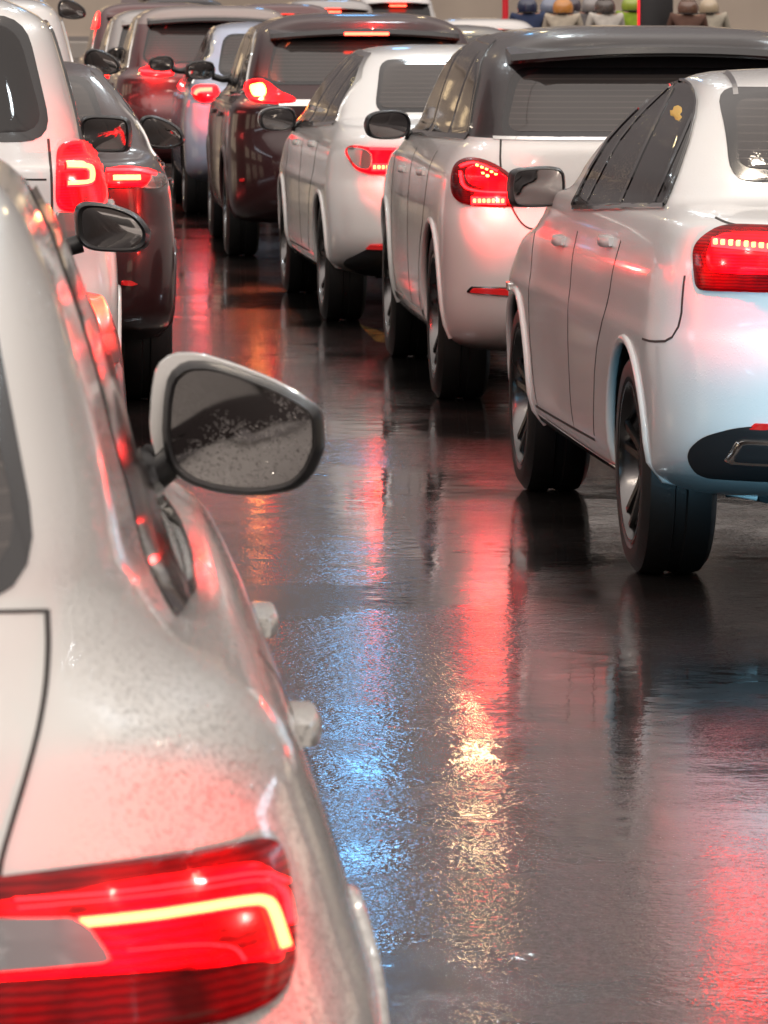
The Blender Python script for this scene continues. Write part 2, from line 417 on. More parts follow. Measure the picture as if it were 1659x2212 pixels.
def mirror(c, s, x, y, z, sc=1., shape=M_OVAL, cap=None, glass=None, rim=.86, depth=.15, arm_to=None, soft=3, toe=4., cs=(0, 0)):
    """wing mirror; shape is drawn with its car side at -x and tip at +x"""
    root = c.root if isinstance(c, Car) else c
    pts = dense(chaikin([(px * sc, pz * sc) for px, pz in shape], soft), .01)
    ca, sa = math.cos(-s * R(toe)), math.sin(-s * R(toe))      # the glass is toed in to the driver, so it shows the flank
    def ring(f, yy, dx=0, dz=0):
        return [Vector((x + (s * px * f + s * dx) * ca - yy * sa, y + (s * px * f + s * dx) * sa + yy * ca, z + pz * f + dz)) for px, pz in pts]
    e_ = bpy.data.objects.new('wing_mirror', None); link(e_, root)
    bm = bmesh.new()
    loft(bm, [ring(rim - .01, .012), ring(rim, .0), ring(.93, -.008), ring(1.0, .004), ring(1.03, .03), ring(1.02, .045)], 0, True, False)
    bmesh.ops.recalc_face_normals(bm, faces=bm.faces)
    mesh_obj('mirror_frame', bm, BLACKP, e_, 50)
    bm = bmesh.new()
    loft(bm, [ring(1.03, .030, *cs), ring(1.055, .042, *cs), ring(1.0, depth * .55), ring(.84, depth * .82), ring(.5, depth * .97), ring(.15, depth)], 0, True, True)
    bmesh.ops.recalc_face_normals(bm, faces=bm.faces)
    mesh_obj('mirror_cap', bm, cap or BLACKP, e_, 50)
    bm = bmesh.new()
    loft(bm, [ring(rim - .005, .011), ring(rim - .012, .006), ring(rim * .5, .0045)], 0, False, True)
    bmesh.ops.recalc_face_normals(bm, faces=bm.faces)
    mesh_obj('mirror_glass', bm, glass or MIRR, e_, 60)
    bm = bmesh.new()
    ax = x - s * .09 * sc
    tx = arm_to if arm_to is not None else x - s * .20
    tube(bm, [(ax, y + .06, z - .045 * sc), ((ax + tx) / 2, y + .055, z - .068 * sc), (tx, y + .07, z - .06 * sc)], [.028 * sc, .026 * sc, .034 * sc], 10)
    mesh_obj('mirror_arm', bm, BLACKP, e_, 50)
    return e_
def handle(c, s, y, z, m, ln=.22):
    """pull handle standing proud of the door"""
    p = hit(c, *side_map(s)(y, z), 0); q = hit(c, *side_map(s)(y + ln, z), 0)
    bm = bmesh.new(); rings = []                        # a solid bar with its root on the door skin
    for i in range(11):
        t = i / 10; xb = p.x + (q.x - p.x) * t; k_ = math.sin(math.pi * min(max(t, .02), .98)) ** .35
        xo = .004 + .026 * k_; h_ = .010 + .009 * k_
        rings.append([Vector((xb + s * dx, y + ln * t, z + dz)) for dx, dz in ((-.006, -h_ * .8), (xo * .8, -h_), (xo, -h_ * .7), (xo, h_ * .5), (xo * .8, h_), (-.006, h_))])
    loft(bm, rings); bmesh.ops.recalc_face_normals(bm, faces=bm.faces)
    return mesh_obj('door_handle', bm, m, c.root, 50)
def arch_lip(c, s, ya, za, r, m):
    pts = []
    for i in range(25):
        a = R(-12) + i / 24 * R(204)
        y, z = ya + math.cos(a) * (r + .004), za + math.sin(a) * (r + .004)
        p = hit(c, *side_map(s)(y, z), -.004); pts.append(p)
    bm = bmesh.new(); tube(bm, pts, .016, 8)
    return mesh_obj('wheel_arch_lip', bm, m, c.root, 60)
def side_glass(c, s, panes, trim=None, trim_w=.022, tm=None, gm=None):
    for P in panes:
        o = patch(c, 'side_window', P, side_map(s), gm or GLASS, .0065, edge=.01, sm=2, rad=.05)
    if trim:
        ribbon(c, 'window_trim', trim, side_map(s), trim_w, tm or CHROME, .007, sm=2, th=.012)
def common(c, zb, wheels, rad, rim=.235, pm=None, lip=True, arch=None):
    for ya in wheels:
        for s in (-1, 1):
            wheel(c.root, s * (c.hw - .135), ya, s, rad, rim)
            if lip: arch_lip(c, s, ya, arch[1], arch[0], pm)

# ------------------------------------------------------------------ body shapes
def rows_sedan(L, hw=.92, H=1.49, deck=1.07, yb=.62, belt=1.0, tail=.10, gw=.035, gwt=-.015):
    k = hw / .92
    r = [(.24, .80, L - .34, .80, .45, .45, .5, .5), (.27, .50, L - .14, .865, .5, .5, .55, .5), (.33, .20, L - .02, .90, .5, .55, .6, .55), (.40, .05, L - .01, .912, .5, .55, .6, .55),
         (.50, .0, L, .917, .48, .55, .6, .6), (.64, .01, L, .922, .46, .55, .6, .6), (.74, .04, L - .03, .922, .44, .55, .6, .6),
         (.80, .075, L - .12, .915, .42, .5, .6, .6), (.90, .075, L - .42, .908, .42, .5, .55, .6), (.97, tail - .03, L - .85, .895, .42, .5, .5, .6),
         (deck - .035, tail, L - 1.12, .86 + gw * .3, .42, .5, .45, .5), (deck, tail + .10, L - 1.22, .82 + gw * .8, .40, .46, .42, .45), (deck + .035, yb, L - 1.30, .79 + gw, .30, .32, .4, .42),
         (deck + .10, yb + .16, L - 1.40, .765 + gw, .26, .26, .4, .42), (deck + .22, yb + .42, L - 1.52, .715 + gw * .5 + gwt * .5, .24, .24, .38, .42),
         (H - .10, yb + .68, L - 1.72, .655 + gwt, .24, .26, .36, .45), (H - .045, yb + .86, L - 1.90, .605 + gwt, .26, .34, .36, .5),
         (H - .015, yb + 1.1, L - 2.2, .50 + gwt, .3, .5, .3, .5), (H, yb + 1.45, L - 2.7, .28, .2, .3, .2, .3)]
    return [(a[0], a[1], a[2], a[3] * k, *a[4:]) for a in r]
def rows_suv(L, hw=.95, H=1.70, belt=1.12, slope=.0, roofw=.66, fb=.10):
    k = hw / .95
    g = (H - belt)
    r = [(.24, .36, L - .36, .83, .45, .45, .5, .5), (.28, .18, L - .15, .90, .5, .5, .55, .5), (.38, .05, L - .03, .935, .5, .55, .6, .55),
         (.55, .0, L, .948, .46, .55, .6, .6), (.70, .01, L, .95, .42, .52, .6, .6), (.80, .04, L - .02, .95, .40, .5, .6, .6),
         (.88, .07, L - .10, .945, .38, .5, .6, .6), (.98, .075, L - .40, .935, .36, .5, .55, .6), (1.04, .08, L - .85, .92, .35, .5, .5, .6),
         (belt - .03, .09, L - 1.15, .885, .34, .5, .45, .5), (belt, .105, L - 1.25, .855, .34, .48, .42, .45), (belt + .04, .12, L - 1.33, .83, .33, .45, .4, .42),
         (belt + g * .30, .15 + slope * .3 + fb * .4, L - 1.50, .80, .30, .42, .4, .42), (belt + g * .60, .20 + slope * .62 + fb * .8, L - 1.78, .75, .28, .42, .38, .42),
         (H - .12, .25 + slope + fb, L - 2.0, .705, .28, .42, .36, .45), (H - .055, .31 + slope + fb, L - 2.2, roofw, .28, .45, .36, .5),
         (H - .018, .50 + slope + fb, L - 2.5, roofw * .80, .26, .45, .3, .5), (H, .95 + slope, L - 2.9, roofw * .45, .2, .3, .2, .3)]
    return [(a[0], a[1], a[2], a[3] * k, *a[4:]) for a in r]
def mirror_pts(P): return [(-x, z) for x, z in P]

def gz(y): return 0.

QUEUE_R = 'cars queueing in the right lane'
QUEUE_L = 'cars queueing in the left lane'
QUEUE_F = 'cars beyond the right lane'

# ------------------------------------------------------------------ more car helpers
def place(name, Xc, d0, label, group, cat='car', yaw=0.):
    return empty(name, (Xc, d0, gz(d0)), label, cat, group, R(yaw))
def cam_map(c):                                         # line of sight of the lens in the car's own frame: rear details are traced on the body
    l = c.root.location
    M_ = Matrix.Rotation(-c.root.rotation_euler.z, 3, 'Z'); o = M_ @ (Vector((0, 0, 1.75)) - l)
    def f(px, py):
        d = M_ @ Vector((px / 11800, 1, -py / 11800)); return o + d * 2.0, d.normalized()
    return f
def twin(c, o, parent=None):
    """the same part on the car's other side"""
    me = o.data.copy(); me.transform(Matrix.Scale(-1, 4, (1, 0, 0))); me.flip_normals()
    t = bpy.data.objects.new(o.name.split('.')[0], me); return link(t, parent or c.root)
def lamp(c, pts, lights=(), m=LENS, extra=(), off=.012, clear=None, both=True):
    """tail lamp traced on the rear corner, its light guides and clear lens as children"""
    mp = cam_map(c)
    L0 = patch(c, 'tail_lamp', pts, mp, m, off, step=4, rings=14, edge=.012)
    kids = []
    for path, wd, mt, nm in lights:
        kids.append(ribbon(c, nm, path, mp, wd, mt, off + .006, parent=L0, step=4, th=.008, sm=2))
    if clear: kids.append(patch(c, 'clear_lens', clear, mp, CLEARL, off + .003, parent=L0, step=6, edge=.006))
    for p, mt, nm in extra: kids.append(patch(c, nm, p, mp, mt, off + .004, parent=L0, step=6, edge=.006))
    if both:
        T = twin(c, L0)
        for k in kids: twin(c, k, T)
    return L0
def glow(c, pts, power, col=(1, .028, .024), both=True):
    """red point lights added just off the tail lamps, for a bloom-like halo on the paint"""
    mp = cam_map(c)
    for px, py in pts:
        p = hit(c, *mp(px, py), .045)
        for sx in ((1, -1) if both else (1,)):
            ld = bpy.data.lights.new('added_tail_glow', 'POINT'); ld.energy = power * 1.8; ld.color = col; ld.shadow_soft_size = 0
            lo = bpy.data.objects.new('added_tail_glow', ld); link(lo, c.root); lo.location = (p.x * sx, p.y - .03, p.z)  # added light, its red halo stands in for bloom round the lamp
def leds(c, parent, x0, x1, y, n, w, h, m, dz=0., off=.022):
    mp = cam_map(c)
    for i in range(n):
        x = x0 + (x1 - x0) * (i + .5) / n; yy = y + dz * (x - x0)
        patch(c, 'brake_light', [(x - w, yy - h), (x + w, yy - h), (x + w, yy + h), (x - w, yy + h)], mp, m, off, parent=parent, sm=1, step=6, rings=2, edge=.006)
def spoiler(c, z, y0, y1, hw, m, th=.035, drop=.05, name='roof_spoiler'):
    bm = bmesh.new(); rings = []
    n = 12
    for i in range(n + 1):
        t = i / n * 2 - 1; x = t * hw
        cz = z - .035 * t * t; yb_ = y1 + .06 * t * t + (.10 if abs(t) > .98 else 0)
        rings.append([Vector((x, y0, cz + .01)), Vector((x, yb_ + .02, cz - drop * .4)), Vector((x, yb_, cz - drop)), Vector((x, yb_ + .02, cz - drop - th * .5)), Vector((x, y0, cz - th - drop * .8))])
    loft(bm, rings); bmesh.ops.recalc_face_normals(bm, faces=bm.faces)
    return mesh_obj(name, bm, m, c.root, 40)
def windows(c, z0, z1, top, yq, yB, yA, trim=CHROME, quarter=True, front_rake=.62, rear_rake=.55, tw=.02, gm=None):
    """side glass on both flanks: yq rear end, yB pillar, yA mirror corner; belt z0 at front, z1 at rear"""
    zb = lambda y: z1 + (z0 - z1) * (y - yq) / (yA - yq)
    ym = (yq + (yB - yq) * .42) if quarter else yq
    F_ = [(yA, zb(yA)), (yB + .04, zb(yB)), (yB + .04, top), (yA - front_rake - .12, top - .01), (yA - front_rake * .45, zb(yA) + (top - zb(yA)) * .58)]
    r0 = ym + (0 if quarter else rear_rake * .1)
    R0 = [(yB - .04, zb(yB)), (ym + .04, zb(ym)), (ym + .04 + (0 if quarter else rear_rake * .5), top - (.03 if quarter else .03)), (yB - .04, top)]
    P = [F_, R0]
    if quarter: P.append([(ym - .02, zb(ym)), (yq, zb(yq) + .012), (yq + rear_rake * .5, zb(yq) + (top - zb(yq)) * .6), (ym - .02, top - .04)])
    e = .025
    T = [(yA + e * 2, zb(yA) - e * .4), (yB, zb(yB) - e * .6), (yq - e, zb(yq) - e * .4), (yq + rear_rake * .45 - e, zb(yq) + (top - zb(yq)) * .62), (yq + rear_rake + .06, top + e * .4),
         (yB, top + e), (yA - front_rake - .12, top + e * .8), (yA - front_rake * .42, zb(yA) + (top - zb(yA)) * .60)]
    for s in (-1, 1):
        patch(c, 'window_surround', T, side_map(s), GLOSSB, .0035, edge=.006, sm=2, rad=.06)
        side_glass(c, s, P, None, gm=gm)
        ribbon(c, 'window_trim', T, side_map(s), tw, trim, .0075, sm=2, th=.01, closed=True, rad=.06)
def seams(c, paths, s=-1, w=.009):
    for p in paths: ribbon(c, 'panel_gap', p, side_map(s), w, SEAM, .0012, sm=1, th=.002)
def dress(c, belt, pm, ax, rad, axz, yB, doors, hz=(.93, .97), rim=.235, handle_m=None, lip=True):
    L = c.L
    common(c, belt, ax, rad, rim, pm, lip, (rad + .03, axz))
    for s in (-1, 1):
        for i, y in enumerate(doors): handle(c, s, y, hz[i], handle_m or pm)
        seams(c, [[(yB + 1.12, belt - .03), (yB + 1.14, .62), (yB + 1.02, .34)], [(yB + .02, belt - .03), (yB + .03, .50), (yB + .0, .34)],
                  [(yB - .95, belt - .02), (yB - .86, .80), (yB - .62, .62), (yB - .5, .36)], [(yB + 1.1, .335), (yB - .5, .345)]], s)
def windscreen(c, z0, z1, hw0, hw1):
    patch(c, 'windscreen', [(-hw0, z0), (hw0, z0), (hw1, z1), (-hw1, z1)], front_map, GLASS, .003, sm=1)
def headlamps(c, z=.72, x0=.45, x1=.86):
    for s in (-1, 1):
        patch(c, 'headlamp', [(s * x0, z - .05), (s * x1, z - .02), (s * (x1 + .02), z + .06), (s * x0, z + .04)], front_map, CLEARL, .006, sm=1)
def rear_glass(c, z0, z1, hw0, hw1, m, border=.03, zsplit=None):
    patch(c, 'rear_window_surround', [(-hw0 - border, z0 - border), (hw0 + border, z0 - border), (hw1 + border, z1 + border), (-hw1 - border, z1 + border)], rear_map, GLOSSB, .004, sm=2, rings=16)
    return patch(c, 'rear_window', [(-hw0, z0), (hw0, z0), (hw1, z1), (-hw1, z1)], rear_map, m, .008, sm=2, rings=16)
def plate(c, z, y=-.015, w=.26, h=.055):
    bm = bmesh.new(); p = hit(c, *rear_map(0, z), .012)
    box(bm, -w, w, p.y - .004, p.y + .03, z - h, z + h, 0, .004)
    return mesh_obj('number_plate', bm, PLATE, c.root, 30)
def valance(c, pts, m=BLACKP, off=.010):
    return patch(c, 'bumper_valance', pts, rear_map, m, off, sm=2, rings=8)
def exhaust(c, x, z):
    bm = bmesh.new(); p = hit(c, *rear_map(x, z), .02)
    tube(bm, [(x, p.y, z), (x, p.y + .2, z)], .035, 16); return mesh_obj('exhaust_tip', bm, BLACKP, c.root, 40)
def under(c, L):
    """silencer, axle beam and suspension arms that show below the bumper"""
    bm = bmesh.new()
    box(bm, -.45, .45, .34, .56, .25, .36, 0, .03); tube(bm, [(-.62, .95, .27), (.62, .95, .27)], .04, 8)
    tube(bm, [(.25, .5, .2), (.25, L - 1.4, .2)], .03, 8)
    tube(bm, [(-.55, .62, .27), (-.62, .95, .27)], .028, 8); tube(bm, [(.55, .62, .27), (.62, .95, .27)], .028, 8)
    return mesh_obj('rear_axle', bm, LINER, c.root, 40)

# ================================================================== LEFT LANE
# nearest: white estate, its tail lamp fills the bottom left
W_BEAD = paint('beaded_white_paint', (.64, .62, .59), 'beaded')
r = place('estate_car', -.52, 5.2, 'white estate car nearest the camera, beaded with rain, lit lamp at bottom left', QUEUE_L)
L = 4.72
rows = [(.22, .36, L - .36, .82, .45, .5, .5, .5), (.26, .16, L - .15, .88, .48, .55, .55, .5), (.36, .05, L - .03, .92, .5, .62, .6, .55), (.50, .0, L, .94, .5, .68, .6, .6),
        (.60, .0, L, .950, .5, .70, .6, .6), (.68, .008, L - .01, .945, .48, .70, .6, .6), (.76, .018, L - .05, .920, .46, .70, .6, .6), (.84, .035, L - .2, .895, .44, .68, .6, .6),
        (.90, .05, L - .5, .873, .43, .66, .55, .6), (.955, .07, L - .85, .850, .42, .62, .5, .6), (1.0, .09, L - 1.1, .812, .38, .58, .45, .5), (1.04, .11, L - 1.22, .760, .34, .55, .42, .45),
        (1.08, .14, L - 1.30, .725, .30, .52, .4, .42), (1.14, .19, L - 1.40, .702, .27, .50, .4, .42), (1.20, .27, L - 1.49, .685, .25, .48, .38, .42), (1.29, .40, L - 1.65, .655, .24, .46, .38, .42),
        (1.38, .54, L - 1.82, .622, .23, .44, .36, .45), (1.46, .68, L - 2.0, .585, .23, .44, .36, .5), (1.53, .82, L - 2.2, .535, .23, .44, .3, .5), (1.575, .98, L - 2.45, .44, .2, .4, .3, .5), (1.60, 1.4, L - 2.8, .25, .15, .3, .2, .3)]
W1 = make_body(r, rows, L, W_BEAD, .945, (1.02, 3.80), .375, .345, gt=.10, zb=1.02)
BAND = [(0, 285), (55, 392), (110, 502), (170, 675), (208, 800), (240, 932), (273, 1047), (290, 1115), (314, 1205), (345, 1272), (380, 1334), (408, 1292), (402, 1258), (376, 1200), (352, 1130), (328, 1047), (290, 932), (254, 790), (220, 675), (150, 508), (72, 378), (0, 262)]
bl, br_ = BAND[:11], list(reversed(BAND[11:]))
for s_ in (-1, 1):                                      # long dark side glass, a strip from behind
    path = dense(bl, 8, False); n_p = len(path); pr = dense(br_, 8, False)
    bm = bmesh.new(); rows_ = []
    for i in range(n_p):
        q = pr[min(len(pr) - 1, round(i * (len(pr) - 1) / (n_p - 1)))]; a_ = path[i]
        rows_.append([hit(W1, *cam_map(W1)(a_[0] + (q[0] - a_[0]) * t_ / 5, a_[1] + (q[1] - a_[1]) * t_ / 5), .008 if 0 < t_ < 5 else .002) for t_ in range(6)])
    vr = [[bm.verts.new(Vector((s_ * p.x, p.y, p.z))) for p in r_] for r_ in rows_]
    for a_, q in zip(vr, vr[1:]):
        for t_ in range(5): bm.faces.new((a_[t_], a_[t_ + 1], q[t_ + 1], q[t_]))
    bmesh.ops.recalc_face_normals(bm, faces=bm.faces); mesh_obj('side_window', bm, mat('dark_side_glass', (.014, .006, .006), .10, 0, 0, .03, spec=.25), r, 60)
for pth, wd, mt in (([(335, 1080), (372, 1130), (394, 1190), (404, 1240), (409, 1288)], 7, CHROME), ([(6, 262), (74, 376), (152, 506), (222, 672), (256, 788), (292, 930), (330, 1045)], 6, GLOSSB)):
    o_ = ribbon(W1, 'window_trim', pth, cam_map(W1), wd, mt, .012, step=5, th=.01, sm=1); twin(W1, o_)
rear_glass(W1, 1.165, 1.46, .545, .475, GLASSG, .022)
dress(W1, 1.0, W_BEAD, (1.02, 3.80), .345, .345, 2.2, (1.22, 2.32), (.885, .885))
windscreen(W1, 1.09, 1.45, .60, .48); headlamps(W1); under(W1, L); plate(W1, .62)
ribbon(W1, 'tailgate_gap', [(101, 1318), (104, 1400), (98, 1490), (82, 1580), (55, 1680), (25, 1780), (4, 1850), (-4, 1900)], cam_map(W1), 11, SEAM, .0015, step=8, th=.002)
ribbon(W1, 'tailgate_gap', [(-400, 1330), (101, 1320)], cam_map(W1), 7, SEAM, .0015, step=20, th=.002, sm=0)
t = lamp(W1, [(-330, 1950), (-160, 1912), (0, 1896), (150, 1876), (300, 1856), (450, 1834), (535, 1812), (585, 1815), (608, 1850), (620, 1930), (628, 2040), (622, 2110), (590, 2160), (500, 2205), (320, 2235), (0, 2245), (-330, 2245)],
     [([(146, 1999), (300, 1985), (430, 1965), (520, 1950), (552, 1956), (566, 1990), (580, 2035), (586, 2058)], 27, HALO, 'light_guide'),
      ([(20, 1948), (200, 1938), (400, 1914), (540, 1890), (592, 1912)], 5, HALO, 'light_line'),
      ([(26, 1966), (200, 1952), (400, 1930), (545, 1906), (590, 1930), (602, 2000)], 4, HALO, 'light_line'),
      ([(250, 2058), (420, 2044), (480, 2052), (500, 2080)], 3, HALO, 'light_line')],
     m=LENSDIM, extra=[([(-330, 1968), (0, 1950), (150, 1925), (300, 1900), (450, 1878), (540, 1862), (580, 1885), (600, 1950), (606, 2060), (592, 2085), (540, 2080), (440, 2096), (200, 2108), (0, 2122), (-330, 2130)], LENS, 'lit_panel')])
ribbon(W1, 'brake_light', [(152, 1999), (300, 1985), (430, 1965), (520, 1951), (550, 1958), (564, 1992), (577, 2035), (583, 2052)], cam_map(W1), 19, BRAKE, .021, parent=t, step=4, th=.004)
patch(W1, 'lamp_garnish', [(-330, 1992), (0, 1986), (140, 1984), (180, 2005), (228, 2072), (225, 2088), (0, 2106), (-330, 2112)], cam_map(W1), mat('satin_garnish', (.30, .28, .28), .25, .3, .6), .026, step=8, edge=.012)
glow(W1, [(300, 1900), (480, 1880), (585, 1960)], .8)
kx = 7.95 / 11800
M_W1 = [((px - 515) * kx, (925 - py) * kx) for px, py in [(352, 868), (362, 815), (395, 787), (450, 786), (520, 806), (600, 836), (655, 864), (682, 884), (692, 902), (694, 962), (688, 985), (668, 1028), (632, 1058), (560, 1072), (470, 1066), (400, 1045), (362, 1010), (348, 950)]]
def place_mirror(c, px, py, d, s, **k):
    v = Matrix.Rotation(-c.root.rotation_euler.z, 3, 'Z') @ (Vector((px * d / 11800, d, 1.75 - py * d / 11800)) - c.root.location)
    return mirror(c, s, v.x, v.y, v.z, **k)
mm_ = place_mirror(W1, 515, 925, 7.95, 1, shape=M_W1, cap=paint('white_paint', WHITE, True), glass=MIRRW, rim=.90, depth=.13, arm_to=.73, soft=1, toe=8., cs=(-.017, .009))

# second: black saloon hidden behind the estate, only its mirror and wing show
GBL = paint('black_paint', (.012, .010, .012))
L = 4.6
r = place('black_saloon', -.62, 11.2, 'black saloon mostly hidden by the near white estate, black mirror and front wing showing', QUEUE_L)
c = make_body(r, rows_sedan(L, .92, 1.42, 1.0, gw=-.04, gwt=-.05), L, GBL, .92, (.98, 3.75), .36, .33)
windows(c, .99, 1.03, 1.35, .95, 2.2, 3.25, GLOSSB); rear_glass(c, 1.12, 1.36, .60, .52, GLASS)
dress(c, .96, GBL, (.98, 3.75), .33, .33, 2.2, ()); windscreen(c, 1.08, 1.38, .62, .52); headlamps(c, .68); under(c, L); plate(c, .55)
for s in (-1, 1): patch(c, 'tail_lamp', [(s * .48, .86), (s * .84, .85), (s * .86, .95), (s * .48, .96)], rear_map, LENS, .010)
for s in (-1, 1): patch(c, 'brake_light', [(s * .52, .90), (s * .78, .895), (s * .78, .915), (s * .52, .92)], rear_map, BRAKE, .016, rings=3, sm=1)
place_mirror(c, 243, 494, 14.7, 1, shape=M_TRAP, sc=.92, rim=.84, arm_to=.70)

# third: tall white four by four
WP = paint('wet_white_paint', WHITE, True)
WF = paint('far_white_paint', WHITE)
L = 4.75
r = place('white_four_by_four', -.54, 17.5, 'tall white four by four at the left edge with bracket shaped lit tail lamp', QUEUE_L)
rw = rows_suv(L, .95, 1.79, 1.22, .02, .60, .08)
c = make_body(r, rw, L, WP, .95, (.98, 3.75), .40, .37, gt=0)
windows(c, 1.20, 1.24, 1.64, .55, 2.1, 3.25, GLOSSB); rear_glass(c, 1.32, 1.67, .685, .59, GLASS)
dress(c, 1.14, WP, (.98, 3.75), .37, .37, 2.15, (1.4, 2.45), (1.0, 1.0)); windscreen(c, 1.28, 1.62, .66, .55); headlamps(c, .85); under(c, L); plate(c, .75)
ribbon(c, 'tailgate_gap', [(-60, 388), (100, 388)], cam_map(c), 4, SEAM, .0015, step=8, th=.002, sm=0)
ribbon(c, 'tailgate_gap', [(104, 300), (112, 388), (112, 500), (100, 700)], cam_map(c), 5, SEAM, .0015, step=8, th=.002)
t = lamp(c, [(121, 332), (128, 312), (150, 304), (196, 304), (216, 322), (226, 345), (230, 440), (210, 452), (165, 460), (120, 452)],
     [([(136, 363), (188, 363), (190, 380), (188, 397), (136, 398)], 14, HALO, 'light_guide')])
ribbon(c, 'brake_light', [(137, 363), (187, 364), (189, 380), (187, 396), (137, 398)], cam_map(c), 8, BRAKE, .022, parent=t, step=4, th=.004)
glow(c, [(175, 380)], 5)
lamp(c, [(118, 456), (160, 458), (166, 520), (150, 530), (126, 526)], m=CLEARL)
lamp(c, [(-60, 640), (-10, 640), (-10, 655), (-60, 655)], m=REFL)
place_mirror(c, 226, 290, 20.6, 1, shape=M_SQUARE, sc=.90, arm_to=.80)

# fourth: dark maroon saloon
MAR = paint('dark_maroon_paint', (.030, .013, .014))
L = 4.65
r = place('maroon_saloon', -.15, 23.0, 'dark maroon saloon right of the tall white car, thin lit tail lamp strip', QUEUE_L)
c = make_body(r, rows_sedan(L, .92, 1.48, 1.06), L, MAR, .92, (.98, 3.78), .36, .33)
windows(c, 1.02, 1.06, 1.41, .95, 2.2, 3.25, CHROME); rear_glass(c, 1.16, 1.38, .60, .52, GLASSG)
dress(c, .98, MAR, (.98, 3.78), .33, .33, 2.2, (1.5, 2.55)); windscreen(c, 1.10, 1.4, .62, .52); headlamps(c, .68); under(c, L); plate(c, .55)
t = lamp(c, [(226, 368), (260, 360), (320, 366), (350, 376), (352, 392), (330, 402), (226, 405)], [([(228, 372), (300, 372), (332, 380)], 5, HALO, 'light_line')],
     clear=[(322, 372), (352, 378), (356, 400), (336, 408), (300, 408), (320, 392)])
ribbon(c, 'brake_light', [(240, 388), (296, 388)], cam_map(c), 8, BRAKE, .024, parent=t, step=6, th=.005, sm=0)
glow(c, [(270, 388)], 7)
lamp(c, [(262, 606), (280, 606), (296, 614), (280, 618), (262, 616)], m=REFL)
place_mirror(c, 350, 286, 25.8, 1, shape=M_DROP, sc=1.0, arm_to=.70, glass=MIRR)

# fifth and sixth: tall pale cars
for i, (Xc, d0, H, lb, mpx) in enumerate(((-.37, 28.7, 1.78, 'tall pearl white car in the left queue ahead of the maroon saloon', (222, 134, 31.4, 1.0)), (-.25, 46.0, 1.80, 'far silver car at the top left corner, dark mirror sticking out', (156, 20, 48.8, 1.2)))):
    L = 4.7; pm = (WF, paint('silver_paint', (.42, .40, .39), rough=.28))[i]
    r = place(('white_crossover', 'silver_crossover')[i], Xc, d0, lb, QUEUE_L)
    c = make_body(r, rows_suv(L, .95, H, 1.15, .05, .64, .1), L, pm, .95, (.98, 3.75), .39, .36)
    windows(c, 1.14, 1.18, 1.62, .60, 2.1, 3.25, CHROME); rear_glass(c, 1.24, 1.62, .66, .58, GLASS)
    dress(c, 1.08, pm, (.98, 3.75), .36, .36, 2.15, (1.4, 2.45), (.98, .98)); windscreen(c, 1.22, 1.6, .66, .55); headlamps(c, .8); under(c, L); plate(c, .7)
    for s in (-1, 1):
        patch(c, 'tail_lamp', [(s * .62, .95), (s * .86, .95), (s * .84, 1.12), (s * .64, 1.10)], rear_map, LENS, .010)
    place_mirror(c, *mpx[:3], 1, shape=M_DROP, sc=mpx[3] * .95, arm_to=.75, cap=GLOSSB)

# ================================================================== RIGHT LANE
# first: white saloon
L = 4.68
r = place('white_saloon', 2.86, 15.75, 'white saloon at the right edge with a yellow sticker in its side glass', QUEUE_R, yaw=1.4)
rw = [(q[0], q[1], q[2] - .20, q[3] - .006, *q[4:]) if 1.09 < q[0] < 1.5 else q for q in rows_sedan(L, .935, 1.53, 1.11, .60, gw=.035, gwt=-.03)]
c = make_body(r, rw, L, WP, .935, (.98, 3.80), .372, .34)
DLO = [(1238, 446), (1246, 428), (1280, 362), (1316, 304), (1345, 271), (1371, 245), (1398, 218), (1425, 197), (1445, 184), (1462, 177), (1480, 176), (1494, 184), (1503, 200), (1506, 220), (1502, 250), (1488, 306), (1463, 380), (1437, 443), (1340, 444)]
g_ = patch(c, 'side_window', DLO, cam_map(c), GLASS, .006, sm=1, step=5, rings=14, edge=.008, rad=8); twin(c, g_)
for nm_, pth, wd, mt in (('window_trim', DLO, 4, GLOSSB), ('belt_trim', [(1240, 449), (1300, 449), (1380, 447), (1436, 446)], 9, CHROME)):
    o_ = ribbon(c, nm_, pth, cam_map(c), wd, mt, .009, step=4, th=.008, closed=(nm_ == 'window_trim'), rad=8); twin(c, o_)
for pth, wd in (([(1458, 192), (1400, 310), (1343, 440)], 5), ([(1499, 250), (1460, 340), (1417, 438)], 5), ([(1446, 192), (1385, 250), (1330, 320), (1270, 438)], 3)):
    o_ = ribbon(c, 'window_pillar', pth, cam_map(c), wd, GLOSSB, .009, step=5, th=.005, sm=1); twin(c, o_)
rear_glass(c, 1.235, 1.44, .60, .53, GLASSG, .035)
dress(c, 1.02, WP, (.98, 3.80), .34, .34, 2.22, (1.42, 2.48), (.99, .945), rim=.242)
windscreen(c, 1.13, 1.44, .66, .54); headlamps(c, .70); under(c, L); plate(c, .88)
ribbon(c, 'roof_gutter_trim', [(1564, 153), (1578, 166), (1588, 186), (1590, 206)], cam_map(c), 11, CHROME, .004, step=3, th=.006)
ribbon(c, 'bumper_gap', [(.64, .735), (.50, .735), (.37, .745), (.33, .80), (.33, .94)], side_map(-1), .007, SEAM, .0015, sm=1, th=.002)
ribbon(c, 'bumper_gap', [(.64, .735), (.50, .735), (.37, .745), (.33, .80), (.33, .94)], side_map(1), .007, SEAM, .0015, sm=1, th=.002)
ribbon(c, 'boot_gap', [(1545, 470), (1570, 482), (1620, 492), (1720, 492)], cam_map(c), 4, SEAM, .0015, step=6, th=.002)
